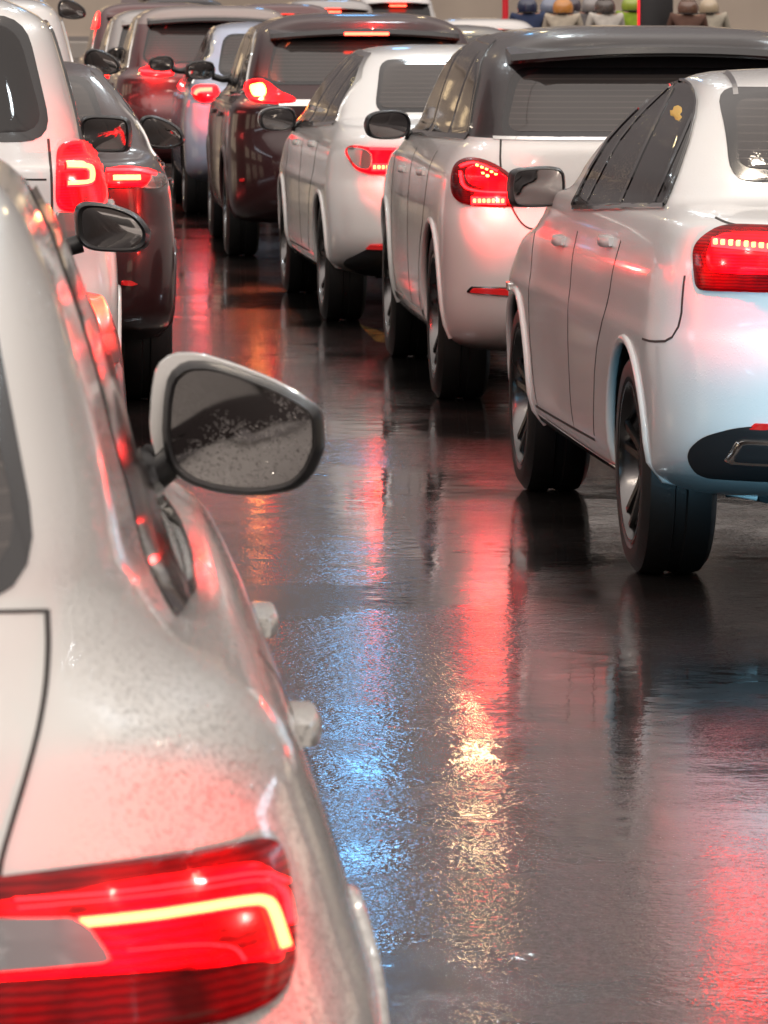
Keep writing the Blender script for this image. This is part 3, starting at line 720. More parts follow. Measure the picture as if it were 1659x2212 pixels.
t = lamp(c, [(1499, 532), (1534, 500), (1573, 486), (1640, 488), (1700, 490), (1860, 500), (1860, 630), (1660, 632), (1540, 629), (1506, 626), (1501, 580)],
     [([(1545, 528), (1600, 534), (1700, 542), (1800, 546)], 18, HALO, 'light_guide')],
     m=LENSDIM, extra=[([(1540, 515), (1580, 503), (1700, 505), (1855, 512), (1855, 596), (1600, 594), (1535, 590), (1524, 560)], LENS, 'lit_panel')])
leds(c, t, 1545, 1800, 526, 16, 6.5, 8, BRAKE, .075)
glow(c, [(1600, 530), (1540, 560)], 3)
# reversed-out lower bumper and exhaust trim
patch(c, 'bumper_valance', [(-.84, .42), (-.80, .48), (-.70, .515), (.70, .515), (.80, .48), (.84, .42), (.80, .35), (-.80, .35)], rear_map, BLACKP, .012, rings=9)
for s in (-1, 1):
    e_ = patch(c, 'exhaust_trim', [(s * .745, .41), (s * .71, .48), (s * .40, .48), (s * .40, .41)], rear_map, CHROME, .022, sm=1)
    patch(c, 'exhaust_opening', [(s * .725, .42), (s * .70, .47), (s * .415, .47), (s * .415, .42)], rear_map, BLACKP, .025, parent=e_, sm=1)
    patch(c, 'reflector', [(s * .69, .505), (s * .67, .525), (s * .40, .525), (s * .40, .505)], rear_map, REFL, .008, sm=1)
ribbon(c, 'sill_trim', [(1.40, .275), (3.30, .30)], side_map(-1), .022, CHROME, .006, sm=0)
ribbon(c, 'sill_trim', [(1.40, .275), (3.30, .30)], side_map(1), .022, CHROME, .006, sm=0)
patch(c, 'side_marker', [(3.98, .70), (4.10, .70), (4.10, .73), (3.98, .73)], side_map(-1), CHROME, .01, sm=1)
STK = mat('yellow_sticker', (.55, .34, .05), .5)
patch(c, 'window_sticker', [(1449, 240), (1455, 241), (1458, 232), (1468, 229), (1476, 234), (1477, 244), (1472, 250), (1477, 256), (1470, 265), (1462, 262), (1458, 255), (1450, 252)], cam_map(c), STK, .009, sm=1, rings=3, edge=0, step=3, rad=1.5)
place_mirror(c, 1164, 405, 18.75, -1, shape=M_SQUARE, sc=.90, rim=.90, arm_to=-.80)
mirror(c, 1, 1.01, 3.0, 1.11, shape=M_SQUARE, sc=.90, rim=.90, arm_to=.80)

# second: two-tone four by four
L = 4.72
r = place('two_tone_four_by_four', 2.845, 23.0, 'white four by four with black roof and pillars and teardrop tail lamps', QUEUE_R)
c = make_body(r, rows_suv(L, .965, 1.635, 1.14, .03, .62, .10), L, WP, .965, (1.0, 3.85), .41, .375, two_tone=(paint('wet_black_paint', (.030, .026, .027), True), lambda v: v.z > 1.158))
windows(c, 1.13, 1.165, 1.55, .62, 2.15, 3.30, GLOSSB, True)
rear_glass(c, 1.19, 1.43, .69, .62, GLASSG, .03)
spoiler(c, 1.57, .62, .20, .66, GLOSSB, .03, .045)
dress(c, 1.10, WP, (1.0, 3.85), .375, .375, 2.18, (1.42, 2.48), (.98, .96), rim=.26)
windscreen(c, 1.2, 1.52, .66, .55); headlamps(c, .80); under(c, L); plate(c, .85)
ribbon(c, 'tailgate_trim', [(-.74, 1.163), (.74, 1.163)], rear_map, .014, CHROME, .004, sm=0)
t = lamp(c, [(975, 388), (982, 356), (1005, 341), (1040, 342), (1080, 358), (1118, 388), (1140, 412), (1150, 432), (1130, 446), (1060, 448), (1000, 442), (978, 422)],
     [([(1000, 372), (1006, 405), (1040, 414), (1110, 416)], 4, HALO, 'light_line'), ([(1000, 362), (1030, 352), (1080, 372)], 4, HALO, 'light_line'), ([(1024, 434), (1096, 434)], 18, HALO, 'light_guide')], m=LENSDIM, extra=[([(1006, 366), (1036, 352), (1078, 368), (1115, 395), (1132, 425), (1100, 440), (1020, 438), (1030, 415), (1060, 405), (1015, 400)], LENS, 'lit_panel')])
leds(c, t, 1027, 1094, 434, 7, 4.2, 6, BRAKE); glow(c, [(1060, 430)], 9)
for dx, dy in ((1036, 360), (1046, 364), (1056, 368), (1066, 373), (1075, 378), (1048, 376), (1058, 381)):
    patch(c, 'indicator_light', [(dx - 4, dy - 3), (dx + 4, dy - 2), (dx + 4, dy + 3), (dx - 4, dy + 2)], cam_map(c), BLINK, .020, parent=t, sm=1, step=6, rings=2, edge=.004)
for s in (-1, 1):
    f_ = patch(c, 'reflector_bezel', [(s * .86, .505), (s * .84, .535), (s * .66, .54), (s * .64, .51), (s * .68, .495)], rear_map, CHROME, .006)
    patch(c, 'reflector', [(s * .845, .507), (s * .83, .528), (s * .67, .532), (s * .66, .51), (s * .68, .502)], rear_map, REFL, .010, parent=f_)
ribbon(c, 'tailgate_gap', [(1082, 300), (1080, 360), (1100, 440), (1130, 490), (1170, 500), (1400, 500)], cam_map(c), 4, SEAM, .0015, step=6, th=.002)
valance(c, [(-.60, .28), (-.55, .40), (.55, .40), (.60, .28)], BLACKP)
ribbon(c, 'sill_trim', [(1.6, .34), (3.3, .34)], side_map(-1), .03, CHROME, .006, sm=0)
place_mirror(c, 840, 270, 25.9, -1, shape=M_OVAL, sc=.97, arm_to=-.80)
place_mirror(c, 2.86 * 2 * 11800 / 25.9 - 840, 270, 25.9, 1, shape=M_OVAL, sc=.97, arm_to=.80)

# third: white saloon with swept lamps
L = 4.75
r = place('swept_white_saloon', 2.69, 28.9, 'white saloon with swept half clear tail lamps in front of the two tone car', QUEUE_R, yaw=1.2)
c = make_body(r, rows_sedan(L, .935, 1.50, 1.07, .66), L, WP, .935, (1.0, 3.85), .365, .335)
windows(c, 1.02, 1.085, 1.43, .98, 2.28, 3.32, CHROME, True, .58, .58, .018)
rear_glass(c, 1.16, 1.40, .62, .53, GLASSG, .02)
dress(c, .99, WP, (1.0, 3.85), .335, .335, 2.25, (1.48, 2.52), (.95, .93))
windscreen(c, 1.1, 1.42, .66, .54); headlamps(c, .70); under(c, L); plate(c, .86)
t = lamp(c, [(745, 328), (756, 313), (800, 318), (860, 320), (940, 322), (940, 372), (860, 376), (800, 377), (768, 366)],
     [([(802, 321), (870, 322), (935, 324)], 6, HALO, 'light_line'), ([(806, 361), (870, 361)], 16, HALO, 'light_guide')],
     clear=[(750, 326), (758, 316), (790, 320), (806, 330), (808, 350), (800, 370), (772, 363)])
leds(c, t, 808, 870, 361, 7, 3.8, 5.5, BRAKE); glow(c, [(850, 350)], 9)
valance(c, [(-.86, .34), (-.70, .45), (-.55, .48), (.55, .48), (.70, .45), (.86, .34), (.7, .26), (-.7, .26)], BLACKP)
for s in (-1, 1): patch(c, 'reflector', [(s * .74, .43), (s * .72, .455), (s * .55, .46), (s * .54, .43)], rear_map, REFL, .018)
place_mirror(c, 601, 257, 31.9, -1, shape=M_OVAL, sc=.98, arm_to=-.78, cap=WP)
mirror(c, 1, 1.03, 3.0, 1.06, shape=M_OVAL, sc=.98, arm_to=.78, cap=WP)
ribbon(c, 'sill_trim', [(1.5, .28), (3.4, .29)], side_map(-1), .03, CHROME, .006, sm=0)

# fourth: dark hatch with orange lamp
DRK = paint('black_cherry_paint', (.035, .010, .011))
L = 4.6
r = place('black_cherry_hatchback', 2.47, 36.5, 'dark cherry five door car with bright orange tail lamp and wide high brake light', QUEUE_R)
c = make_body(r, rows_suv(L, .95, 1.66, 1.10, .12, .60, .12), L, DRK, .95, (.98, 3.72), .385, .355)
windows(c, 1.08, 1.13, 1.52, .62, 2.05, 3.2, CHROME, True)
rear_glass(c, 1.20, 1.48, .66, .58, GLASSG, .02)
sp = spoiler(c, 1.575, .70, .30, .64, GLOSSB, .03, .05)
dress(c, 1.06, DRK, (.98, 3.72), .355, .355, 2.1, (1.35, 2.4), (.96, .96))
windscreen(c, 1.18, 1.5, .66, .55); headlamps(c, .76); under(c, L); plate(c, .80)
bm = bmesh.new(); box(bm, -.15, .15, .290, .33, 1.512, 1.532, 0, .004); mesh_obj('high_brake_light', bm, BRAKEF, c.root, 30)
lamp(c, [(528, 176), (560, 168), (580, 176), (600, 195), (640, 212), (640, 222), (600, 224), (545, 220), (530, 205)],
     extra=[([(541, 184), (570, 179), (578, 192), (576, 210), (548, 211)], BLINK, 'indicator_light')])
ribbon(c, 'tailgate_trim', [(-.60, 1.06), (.60, 1.06)], rear_map, .04, CHROME, .006, sm=0)
glow(c, [(560, 196)], 14, (1, .14, .04)); glow(c, [(803, 62)], 8, both=False)
lamp(c, [(520, 385), (528, 385), (528, 392), (520, 392)], m=REFL)
place_mirror(c, 434, 152, 39.4, -1, shape=M_OVAL, sc=.95, arm_to=-.80)

# fifth to eighth
BLW = paint('ice_blue_paint', (.40, .46, .60)); SIL = paint('silver_paint', (.42, .40, .39), rough=.28); REDP = paint('wine_red_paint', (.10, .018, .020)); GRY = paint('grey_paint', (.16, .155, .15))
def far_car(name, Xc, d0, label, group, pm, kind, H, mpx=None, lampw=None, third=None, L=4.65, trim=CHROME, glass=GLASSG, roof=None):
    r = place(name, Xc, d0, label, group)
    if kind == 'suv':
        tt = (roof, lambda v: v.z > H - .16) if roof else None
        c = make_body(r, rows_suv(L, .94, H, 1.10, .10, .62, .12), L, pm, .94, (.98, 3.75), .38, .35, sub=2, two_tone=tt)
        windows(c, 1.08, 1.12, H - .15, .62, 2.1, 3.2, trim); rear_glass(c, 1.19, H - .18, .66, .58, glass, .02)
        spoiler(c, H - .09, .66, .28, .62, pm if not roof else GLOSSB, .03, .05); zl = (.93, 1.06)
    else:
        c = make_body(r, rows_sedan(L, .92, H, 1.06, .60), L, pm, .92, (.98, 3.75), .36, .33, sub=2)
        windows(c, 1.02, 1.06, H - .08, .95, 2.2, 3.25, trim); rear_glass(c, 1.15, H - .12, .61, .53, glass, .02); zl = (.86, .96)
    dress(c, 1.0, pm, (.98, 3.75), .34, .34, 2.15, (1.4, 2.45), (.95, .95), lip=False)
    windscreen(c, 1.14, H - .12, .64, .54); headlamps(c, .74); plate(c, .7)
    if lampw: lamp(c, *lampw[0], **lampw[1])
    else:
        for s in (-1, 1):
            o = patch(c, 'tail_lamp', [(s * .52, zl[0]), (s * .86, zl[0]), (s * .85, zl[1]), (s * .52, zl[1])], rear_map, LENS, .010)
            patch(c, 'brake_light', [(s * .60, zl[0] + .03), (s * .80, zl[0] + .03), (s * .80, zl[0] + .06), (s * .60, zl[0] + .06)], rear_map, BRAKEF, .016, parent=o, rings=3, sm=1)
    if lampw: glow(c, [(sum(q[0] for q in lampw[0][0]) / len(lampw[0][0]), sum(q[1] for q in lampw[0][0]) / len(lampw[0][0]))], 14)
    if third:
        bm = bmesh.new(); p = hit(c, *rear_map(0, third), 0); yy = (.275 if kind == 'suv' else p.y - .02)
        box(bm, -.16, .16, yy - .012, yy + .05, third - .012, third + .012, 0, .004); mesh_obj('high_brake_light', bm, BRAKEF, c.root, 30)
    if mpx: place_mirror(c, *mpx, shape=M_OVAL, sc=.95, arm_to=mpx[3] * .78)
    return c
far_car('ice_blue_saloon', 2.40, 43.8, 'pale blue saloon left of the dark hatchback with a small lit hook shaped lamp', QUEUE_R, BLW, 'sedan', 1.57, (350, 138, 46.9, -1),
        (([(414, 192), (424, 184), (470, 184), (480, 215), (440, 222), (418, 214)], [([(423, 206), (427, 197), (462, 196)], 12, HALO, 'light_guide'), ([(425, 206), (429, 197), (460, 196)], 7, BRAKEF, 'brake_light')]), {}))
far_car('wine_red_crossover', 1.98, 50.0, 'wine red crossover with dark roof spoiler beyond the pale blue saloon', QUEUE_R, REDP, 'suv', 1.70, (257, 117, 53.0, -1),
        (([(300, 150), (325, 141), (378, 150), (376, 164), (335, 167), (304, 162)], [([(305, 155), (370, 158)], 5, HALO, 'light_line')]), {}), roof=paint('pale_roof_paint', (.34, .27, .25)))
far_car('silver_people_carrier', 1.90, 57.0, 'silver people carrier seen left of the wine red crossover', QUEUE_R, SIL, 'suv', 1.66, (238, 98, 60.0, -1))
far_car('red_people_carrier', 1.88, 64.0, 'farthest red people carrier at top left with tall upright lit lamp', QUEUE_R, REDP, 'suv', 1.72, None,
        (([(192, 64), (200, 30), (207, 22), (216, 24), (214, 62)], [([(205, 44), (209, 28)], 6, BRAKEF, 'brake_light')]), {}), third=1.50)
# lanes further right
far_car('grey_saloon', 4.42, 53.0, 'plain grey saloon, only its roof shows left of the black roof', QUEUE_F, GRY, 'sedan', 1.50)
far_car('silver_saloon', 8.55, 49.0, 'silver grey saloon, roof at the right edge under the motorcyclists', QUEUE_F, SIL, 'sedan', 1.46)
far_car('dark_saloon', 10.6, 66.0, 'black saloon, roof at the top right edge by the riders', QUEUE_F, GBL, 'sedan', 1.36)
far_car('white_hatchback', 6.62, 74.0, 'small white hatchback at the top with red high brake light', QUEUE_F, WF, 'suv', 1.50, third=1.31, glass=GLASS)
far_car('pale_silver_hatchback', 5.35, 88.0, 'pale silver hatchback at the top, left of the white hatchback', QUEUE_F, SIL, 'suv', 1.76, third=1.56)
far_car('dark_red_hatchback', 3.95, 76.0, 'dark red hatchback at the top behind the dark roof', QUEUE_F, REDP, 'suv', 1.70, third=1.50)

far_car('white_van', 7.6, 104.0, 'tall white car farthest away, behind the small white hatchback', QUEUE_F, WF, 'suv', 1.85, third=1.64, glass=GLASS)
far_car('black_far_crossover', 3.1, 92.0, 'black crossover far ahead beyond the red people carrier', QUEUE_R, GBL, 'suv', 1.78, third=1.58)

# ------------------------------------------------------------------ wet road
def road_mat():
    m = bpy.data.materials.new('wet_asphalt'); m.use_nodes = True
    n, l, b = nodes(m)
    t = n.new('ShaderNodeTexCoord')
    def noise(s, d=3, r=.55, vec=None):
        x = n.new('ShaderNodeTexNoise'); x.inputs['Scale'].default_value = s; x.inputs['Detail'].default_value = d; x.inputs['Roughness'].default_value = r
        l.new(vec or t.outputs['Object'], x.inputs['Vector']); return x.outputs['Fac']
    def mr(v, a, c, lo, hi, sm=False):
        x = n.new('ShaderNodeMapRange'); l.new(v, x.inputs['Value'])
        if sm: x.interpolation_type = 'SMOOTHSTEP'
        for k, q in (('From Min', a), ('From Max', c), ('To Min', lo), ('To Max', hi)): x.inputs[k].default_value = q
        return x.outputs[0]
    big = noise(.55, 4); puddle = mr(big, .40, .58, 0, 1, True)
    grain = noise(170, 3, .7); mid = noise(28, 3); rip = noise(7.5, 2, .5); swell = noise(1.6, 2)
    mixc = n.new('ShaderNodeMix'); mixc.data_type = 'RGBA'; mixc.inputs[6].default_value = (.009, .008, .008, 1); mixc.inputs[7].default_value = (.024, .021, .020, 1)
    l.new(noise(60, 4, .7), mixc.inputs['Factor']); l.new(mixc.outputs[2], b.inputs['Base Color'])
    b.inputs['IOR'].default_value = 1.4
    rr = n.new('ShaderNodeMix'); rr.data_type = 'FLOAT'; l.new(puddle, rr.inputs[0]); rr.inputs[2].default_value = .12; rr.inputs[3].default_value = .30
    l.new(rr.outputs[0], b.inputs['Roughness'])
    b.inputs['Specular IOR Level'].default_value = .10; b.inputs['Coat Weight'].default_value = 1.0; b.inputs['Coat Roughness'].default_value = .006; b.inputs['Coat IOR'].default_value = 1.36
    def bump(h, dist, st, nrm=None):
        x = n.new('ShaderNodeBump'); x.inputs['Distance'].default_value = dist; l.new(h, x.inputs['Height'])
        if isinstance(st, float): x.inputs['Strength'].default_value = st
        else: l.new(st, x.inputs['Strength'])
        if nrm: l.new(nrm, x.inputs['Normal'])
        return x.outputs[0]
    dash = noise(48, 2, .6)
    a = bump(rip, .0075, .16); a = bump(swell, .016, .10, a)
    a2 = bump(mid, .0010, mr(puddle, 0, 1, .04, .5), a)
    a3 = bump(grain, .0010, mr(puddle, 0, 1, .1, .7), a2)
    # raindrop rings on the film of water
    v = n.new('ShaderNodeTexVoronoi'); v.inputs['Scale'].default_value = 2.6; l.new(t.outputs['Object'], v.inputs['Vector'])
    sn = n.new('ShaderNodeMath'); sn.operation = 'SINE'; ml = n.new('ShaderNodeMath'); ml.operation = 'MULTIPLY'; ml.inputs[1].default_value = 190
    l.new(v.outputs['Distance'], ml.inputs[0]); l.new(ml.outputs[0], sn.inputs[0])
    fade = mr(v.outputs['Distance'], .02, .16, 1, 0)
    mu = n.new('ShaderNodeMath'); mu.operation = 'MULTIPLY'; l.new(sn.outputs[0], mu.inputs[0]); l.new(fade, mu.inputs[1])
    ar = bump(dash, .0012, mr(puddle, 0, 1, .06, .85), bump(mu.outputs[0], .0006, .35, a2))
    l.new(a3, b.inputs['Normal']); l.new(ar, b.inputs['Coat Normal'])
    return m
ROAD = road_mat()
bm = bmesh.new()
ys = [-40, -10] + [i * 2.0 for i in range(0, 75)] + [160, 200, 300, 500, 1000]
xs = [-400, -100, -30, 0, 30, 100, 400]
g = [[bm.verts.new((x, y, gz(y))) for x in xs] for y in ys]
for a, b in zip(g, g[1:]):
    for i in range(len(xs) - 1): bm.faces.new((a[i], a[i + 1], b[i + 1], b[i]))
road = mesh_obj('road', bm, ROAD, None, 60); road['kind'] = 'structure'

# worn yellow and pale paint on the asphalt
def flat(name, pts, m, label, cat, z=.0015):
    bm = bmesh.new(); bm.faces.new([bm.verts.new((x, y, gz(y) + z)) for x, y in pts]); bmesh.ops.recalc_face_normals(bm, faces=bm.faces)
    o = mesh_obj(name, bm, m, None, 0); o['label'] = label; o['category'] = cat; return o
def gp(px, py): d = 1.75 * 11800 / py; return (px * d / 11800, d)
def wetpaint(nm, a, c):
    m = mat(nm, a, .16, 0, .8, .04); mottle(m, a, c, 9); n, l, b = nodes(m)
    tw_ = n.new('ShaderNodeTexCoord'); nw = n.new('ShaderNodeTexNoise'); nw.inputs['Scale'].default_value = 14; nw.inputs['Detail'].default_value = 6; l.new(tw_.outputs['Object'], nw.inputs['Vector'])
    mw = n.new('ShaderNodeMapRange'); mw.inputs['From Min'].default_value = .42; mw.inputs['From Max'].default_value = .62; mw.inputs['To Max'].default_value = .8; l.new(nw.outputs['Fac'], mw.inputs['Value']); l.new(mw.outputs[0], b.inputs['Alpha'])
    t = n.new('ShaderNodeTexCoord'); x = n.new('ShaderNodeTexNoise'); x.inputs['Scale'].default_value = 90; l.new(t.outputs['Object'], x.inputs['Vector'])
    bp = n.new('ShaderNodeBump'); bp.inputs['Strength'].default_value = .4; bp.inputs['Distance'].default_value = .001; l.new(x.outputs['Fac'], bp.inputs['Height']); l.new(bp.outputs[0], b.inputs['Normal'])
    return m
flat('lane_arrow', [gp(872, 1108), gp(918, 1208), gp(860, 1212), gp(812, 1210)], wetpaint('worn_white_marking', (.55, .50, .42), (.30, .27, .24)), 'worn pale arrowhead painted on the wet road between the lanes', 'road marking')
flat('yellow_marking', [gp(775, 700), gp(838, 722), gp(842, 745), gp(812, 738)], wetpaint('worn_yellow_marking', (.60, .36, .08), (.35, .22, .06)), 'yellow painted road marking beside the rear wheel of the two tone car', 'road marking')

# ------------------------------------------------------------------ far side of the junction: pale wall, pavement
STONE = mottle(mat('rendered_wall', (.5, .42, .34), .8), (.56, .47, .38), (.46, .38, .31), .4)
def building(x0, x1, y, h, name, label, m, bays):
    z0 = gz(y); r = empty(name, ((x0 + x1) / 2, y, z0), label, 'building'); hw = (x1 - x0) / 2
    bm = bmesh.new(); box(bm, -hw, hw, 0, 14, -.3, h); mesh_obj('wall', bm, m, r, 0)
    bm = bmesh.new(); box(bm, -hw - .2, hw + .2, -.25, .05, h - .5, h - .05); mesh_obj('cornice', bm, m, r, 0)
    bm = bmesh.new(); box(bm, -hw, hw, -.12, 0, 0, .7); mesh_obj('plinth', bm, mat('grey_plinth', (.30, .27, .25), .6), r, 0)
    for i in range(bays):
        x = -hw + (i + .5) * 2 * hw / bays
        for k in range(2):
            bm = bmesh.new(); box(bm, x - .75, x + .75, -.05, .0, 2.5 + k * 3.2, 4.0 + k * 3.2); f = mesh_obj('window', bm, mat('window_frame', (.5, .47, .42), .5), r, 0)
            bm = bmesh.new(); box(bm, x - .66, x + .66, -.07, -.052, 2.59 + k * 3.2, 3.91 + k * 3.2)
            mesh_obj('pane', bm, emit('lit_window', (1, .72, .42), 1.6, (.1, .08, .06)) if (i * 5 + k * 3) % 4 else GLASS, f, 0)
    return r
building(-26, 3.5, 158, 9.6, 'low_office_block', 'pale rendered block at the far left end of the road', STONE, 8)
building(4.5, 40, 164, 9.6, 'long_rendered_block', 'long pale rendered building behind the riders', STONE, 9)
bm = bmesh.new(); box(bm, -30, 42, 150, 151.5, 0.6, gz(150) + .14, 0, .02)
p = mesh_obj('pavement', bm, mat('paving', (.42, .38, .34), .3, 0, .5), None, 0); p['kind'] = 'structure'

# ------------------------------------------------------------------ lamps and signs whose light lies in the wet road
def street_lamp(X, Y, px, H, col, s, label, size=(.34, .17), power=0):
    """post at px, head at X"""
    z0 = gz(Y); r = empty('street_lamp', (px, Y, z0), label, 'street lamp', 'street lamps beside the road'); a = X - px
    bm = bmesh.new(); tube(bm, [(0, 0, 0), (0, 0, H * .5), (0, 0, H - .8), (a * .12, 0, H - .15), (a * .9, 0, H + .05)], [.12, .09, .07, .06, .045], 10)
    mesh_obj('post', bm, mat('galvanised_steel', (.32, .32, .32), .4, .7), r, 60)
    bm = bmesh.new(); box(bm, a - size[0] * 1.3, a + size[0] * 1.3, -.22, .22, H - .01, H + .10, 0, .03); hd = mesh_obj('lamp_head', bm, BLACKP, r, 40)
    bm = bmesh.new(); box(bm, a - size[0], a + size[0], -size[1], size[1], H - .10, H - .015, 0, .02); mesh_obj('diffuser', bm, emit('lamp_' + label[:4], col, s, (.5, .5, .5)), hd, 40)
    if power:
        ld = bpy.data.lights.new('street_light', 'POINT'); ld.energy = power; ld.color = col; ld.shadow_soft_size = .3
        lo = bpy.data.objects.new('street_light', ld); link(lo, r); lo.location = (a, 0, H - .25)
k = lambda py, D: py / 11800 * D - 1.75                    # height whose mirror image lies there on the wet road
street_lamp(1032 / 11800 * 62, 62, 10.6, k(1640, 62) - gz(62), (1, .78, .40), 80, 'warm street lamp on a long arm over the centre of the road', (.13, .07))
street_lamp(3.0, 22, -5.5, 9.5, (1, .84, .66), 110, 'pale street lamp over the queue beside the maroon saloon', (.3, .15), 500)
street_lamp(7.2, 30, 13.5, 9.5, (.85, .95, 1), 110, 'cool street lamp to the right of the two tone car', (.3, .15), 500)
street_lamp(4.0, -9, 9.0, 9.0, (1, .88, .74), 110, 'street lamp behind the camera position', (.3, .15), 900)  # added out of view to brighten the rear faces of the cars
street_lamp(-3.2, 6, -7.0, 8.5, (1, .86, .70), 110, 'street lamp left of the near white estate', (.3, .15), 350)
def sign_tower(X, Y, w_, z0, z1, col, s, label):
    r = empty('sign_tower', (X, Y, gz(Y)), label, 'illuminated sign'); b0 = -gz(Y)
    bm = bmesh.new(); 
    for x in (-w_ * .35, w_ * .35): tube(bm, [(x, .2, 10), (x, .2, z1 + b0 - .3)], .09, 8)
    box(bm, -w_ / 2 - .12, w_ / 2 + .12, -.05, .3, z0 + b0 - .12, z1 + b0 + .12, 0, .03)
    mesh_obj('sign_case', bm, mat('galvanised_steel'), r, 40)
    bm = bmesh.new(); box(bm, -w_ / 2, w_ / 2, -.09, -.055, z0 + b0, z1 + b0); mesh_obj('lit_face', bm, emit('sign_' + label[:4], col, s, (.3, .3, .3)), r, 0)
sign_tower(772 / 11800 * 159, 159, 1.35, k(1680, 159), k(1900, 159), (.14, .50, 1), 9.0, 'blue upright light box on the roof of the far block')

# unseen shop blocks by the kerbs; lit panes and fascias added for reflections
def shop_block(x, y0, y1, h, s, label, wall, fascias):
    """front face on the plane x, facing the road (s = +1 looks to +x)"""
    r = empty('shop_block', (x, (y0 + y1) / 2, 0), label, 'building', 'shop blocks along the road'); hl = (y1 - y0) / 2
    bm = bmesh.new(); box(bm, -s * 9, 0, -hl, hl, -.2, h); mesh_obj('wall', bm, wall, r, 0)
    bm = bmesh.new(); box(bm, -.2 * s, .5 * s, -hl, hl, 3.5, 3.8); mesh_obj('canopy', bm, mat('galvanised_steel', (.32, .32, .32), .4, .7), r, 0)
    n = int((y1 - y0) / 4)
    for i in range(n):
        y = -hl + (i + .5) * (y1 - y0) / n
        bm = bmesh.new(); box(bm, .0, s * .06, y - 1.5, y + 1.5, .5, 3.1); f = mesh_obj('shop_window', bm, mat('window_frame'), r, 0)
        bm = bmesh.new(); box(bm, s * .062, s * .075, y - 1.4, y + 1.4, .6, 3.0); mesh_obj('pane', bm, emit('added_lit_pane', (1, .80, .58), 1.3, (.1, .08, .06)) if (i * 7 + int(y0)) % 5 not in (0, 3) else GLASS, f, 0)
        bm = bmesh.new(); box(bm, .0, s * .05, y - .8, y + .8, 5.2, 6.9); f = mesh_obj('window', bm, mat('window_frame'), r, 0)
        bm = bmesh.new(); box(bm, s * .052, s * .065, y - .7, y + .7, 5.3, 6.8); mesh_obj('pane', bm, emit('lit_window', (1, .72, .42), 1.6) if (i * 3 + int(y1)) % 3 == 0 else GLASS, f, 0)
    for ya, yb_, z0, z1, col, st in fascias:
        bm = bmesh.new(); box(bm, s * .5, s * .62, ya - (y0 + y1) / 2, yb_ - (y0 + y1) / 2, z0, z1, 0, .02)
        mesh_obj('added_fascia', bm, emit('fascia_%d' % int(abs(ya) * 10 + z0 * 3), col, st, (.3, .3, .3)), r, 0)
BRK = mottle(mat('dark_shop_wall', (.10, .085, .075), .8), (.12, .10, .09), (.07, .06, .055), .5)
shop_block(-12.5, -30, 14, 9, 1, 'dark shop block on the left kerb with an added cyan lit fascia', BRK, [(-9, 7, 3.9, 4.9, (.18, .68, 1), 9.0), (-26, -14, 3.9, 4.7, (1, .75, .5), 3)])
shop_block(-13.5, 16, 62, 10, 1, 'dark shop block on the left kerb with an added white and red fascia', BRK, [(20, 34, 3.9, 4.8, (.80, .90, 1), 4.0), (42, 52, 3.9, 4.9, (1, .05, .05), 5)])
shop_block(22, -30, 20, 9, -1, 'dark shop block on the right kerb with an added warm white fascia', BRK, [(-20, 0, 3.9, 4.8, (1, .85, .7), 3.5)])
shop_block(25, 24, 80, 11, -1, 'dark shop block on the right kerb with an added pale blue fascia', BRK, [(30, 46, 3.9, 4.8, (.7, .85, 1), 4.0)])
for i, (X, Y, px, hh, col) in enumerate(((-4.5, 34, -10, 9, (.8, .93, 1)), (9.5, 52, 17, 9.5, (1, .9, .78)), (-3.5, 56, -10, 9, (1, .9, .78)), (3.4, 41, 15.5, 9.6, (.8, .95, 1)), (6.2, 14, 16, 9.5, (.86, .95, 1)))):  # unseen street lamps added for glints on paint and wet road
    street_lamp(X, Y, px, hh, col, 110, ('cool street lamp on the left kerb beyond the white four by four', 'warm street lamp on the right kerb beyond the grey saloon', 'warm street lamp on the far left kerb', 'cool street lamp reaching over the dark hatchback', 'cool street lamp reaching over the white saloon')[i], (.28, .12), 160 if i in (0, 3, 4) else 0)

# headlight beams of the traffic behind fall on the lower half of the white saloon
ld = bpy.data.lights.new('headlight_beam', 'SPOT'); ld.energy = 11000; ld.color = (.26, .70, 1); ld.spot_size = R(4.6); ld.spot_blend = .9; ld.shadow_soft_size = .12
lo = bpy.data.objects.new('headlight_beam', ld); COL.objects.link(lo); lo.location = (1.2, -1.5, .65)
lo.rotation_euler = (Vector((2.45, 15.8, .60)) - lo.location).to_track_quat('-Z', 'Y').to_euler()


r = empty('marker_post', (7.4, 80, 0), 'slim red marker post standing right of the small white hatchback', 'marker post')
bm = bmesh.new(); tube(bm, [(0, 0, 0), (0, 0, 2.3)], .045, 12); mesh_obj('post', bm, mat('red_post', (.55, .02, .03), .35, emis=(1, .02, .04), es=.15), r, 60)
bm = bmesh.new(); tube(bm, [(0, 0, 0), (0, 0, .05)], .14, 16); mesh_obj('foot', bm, BLACKP, r, 60)

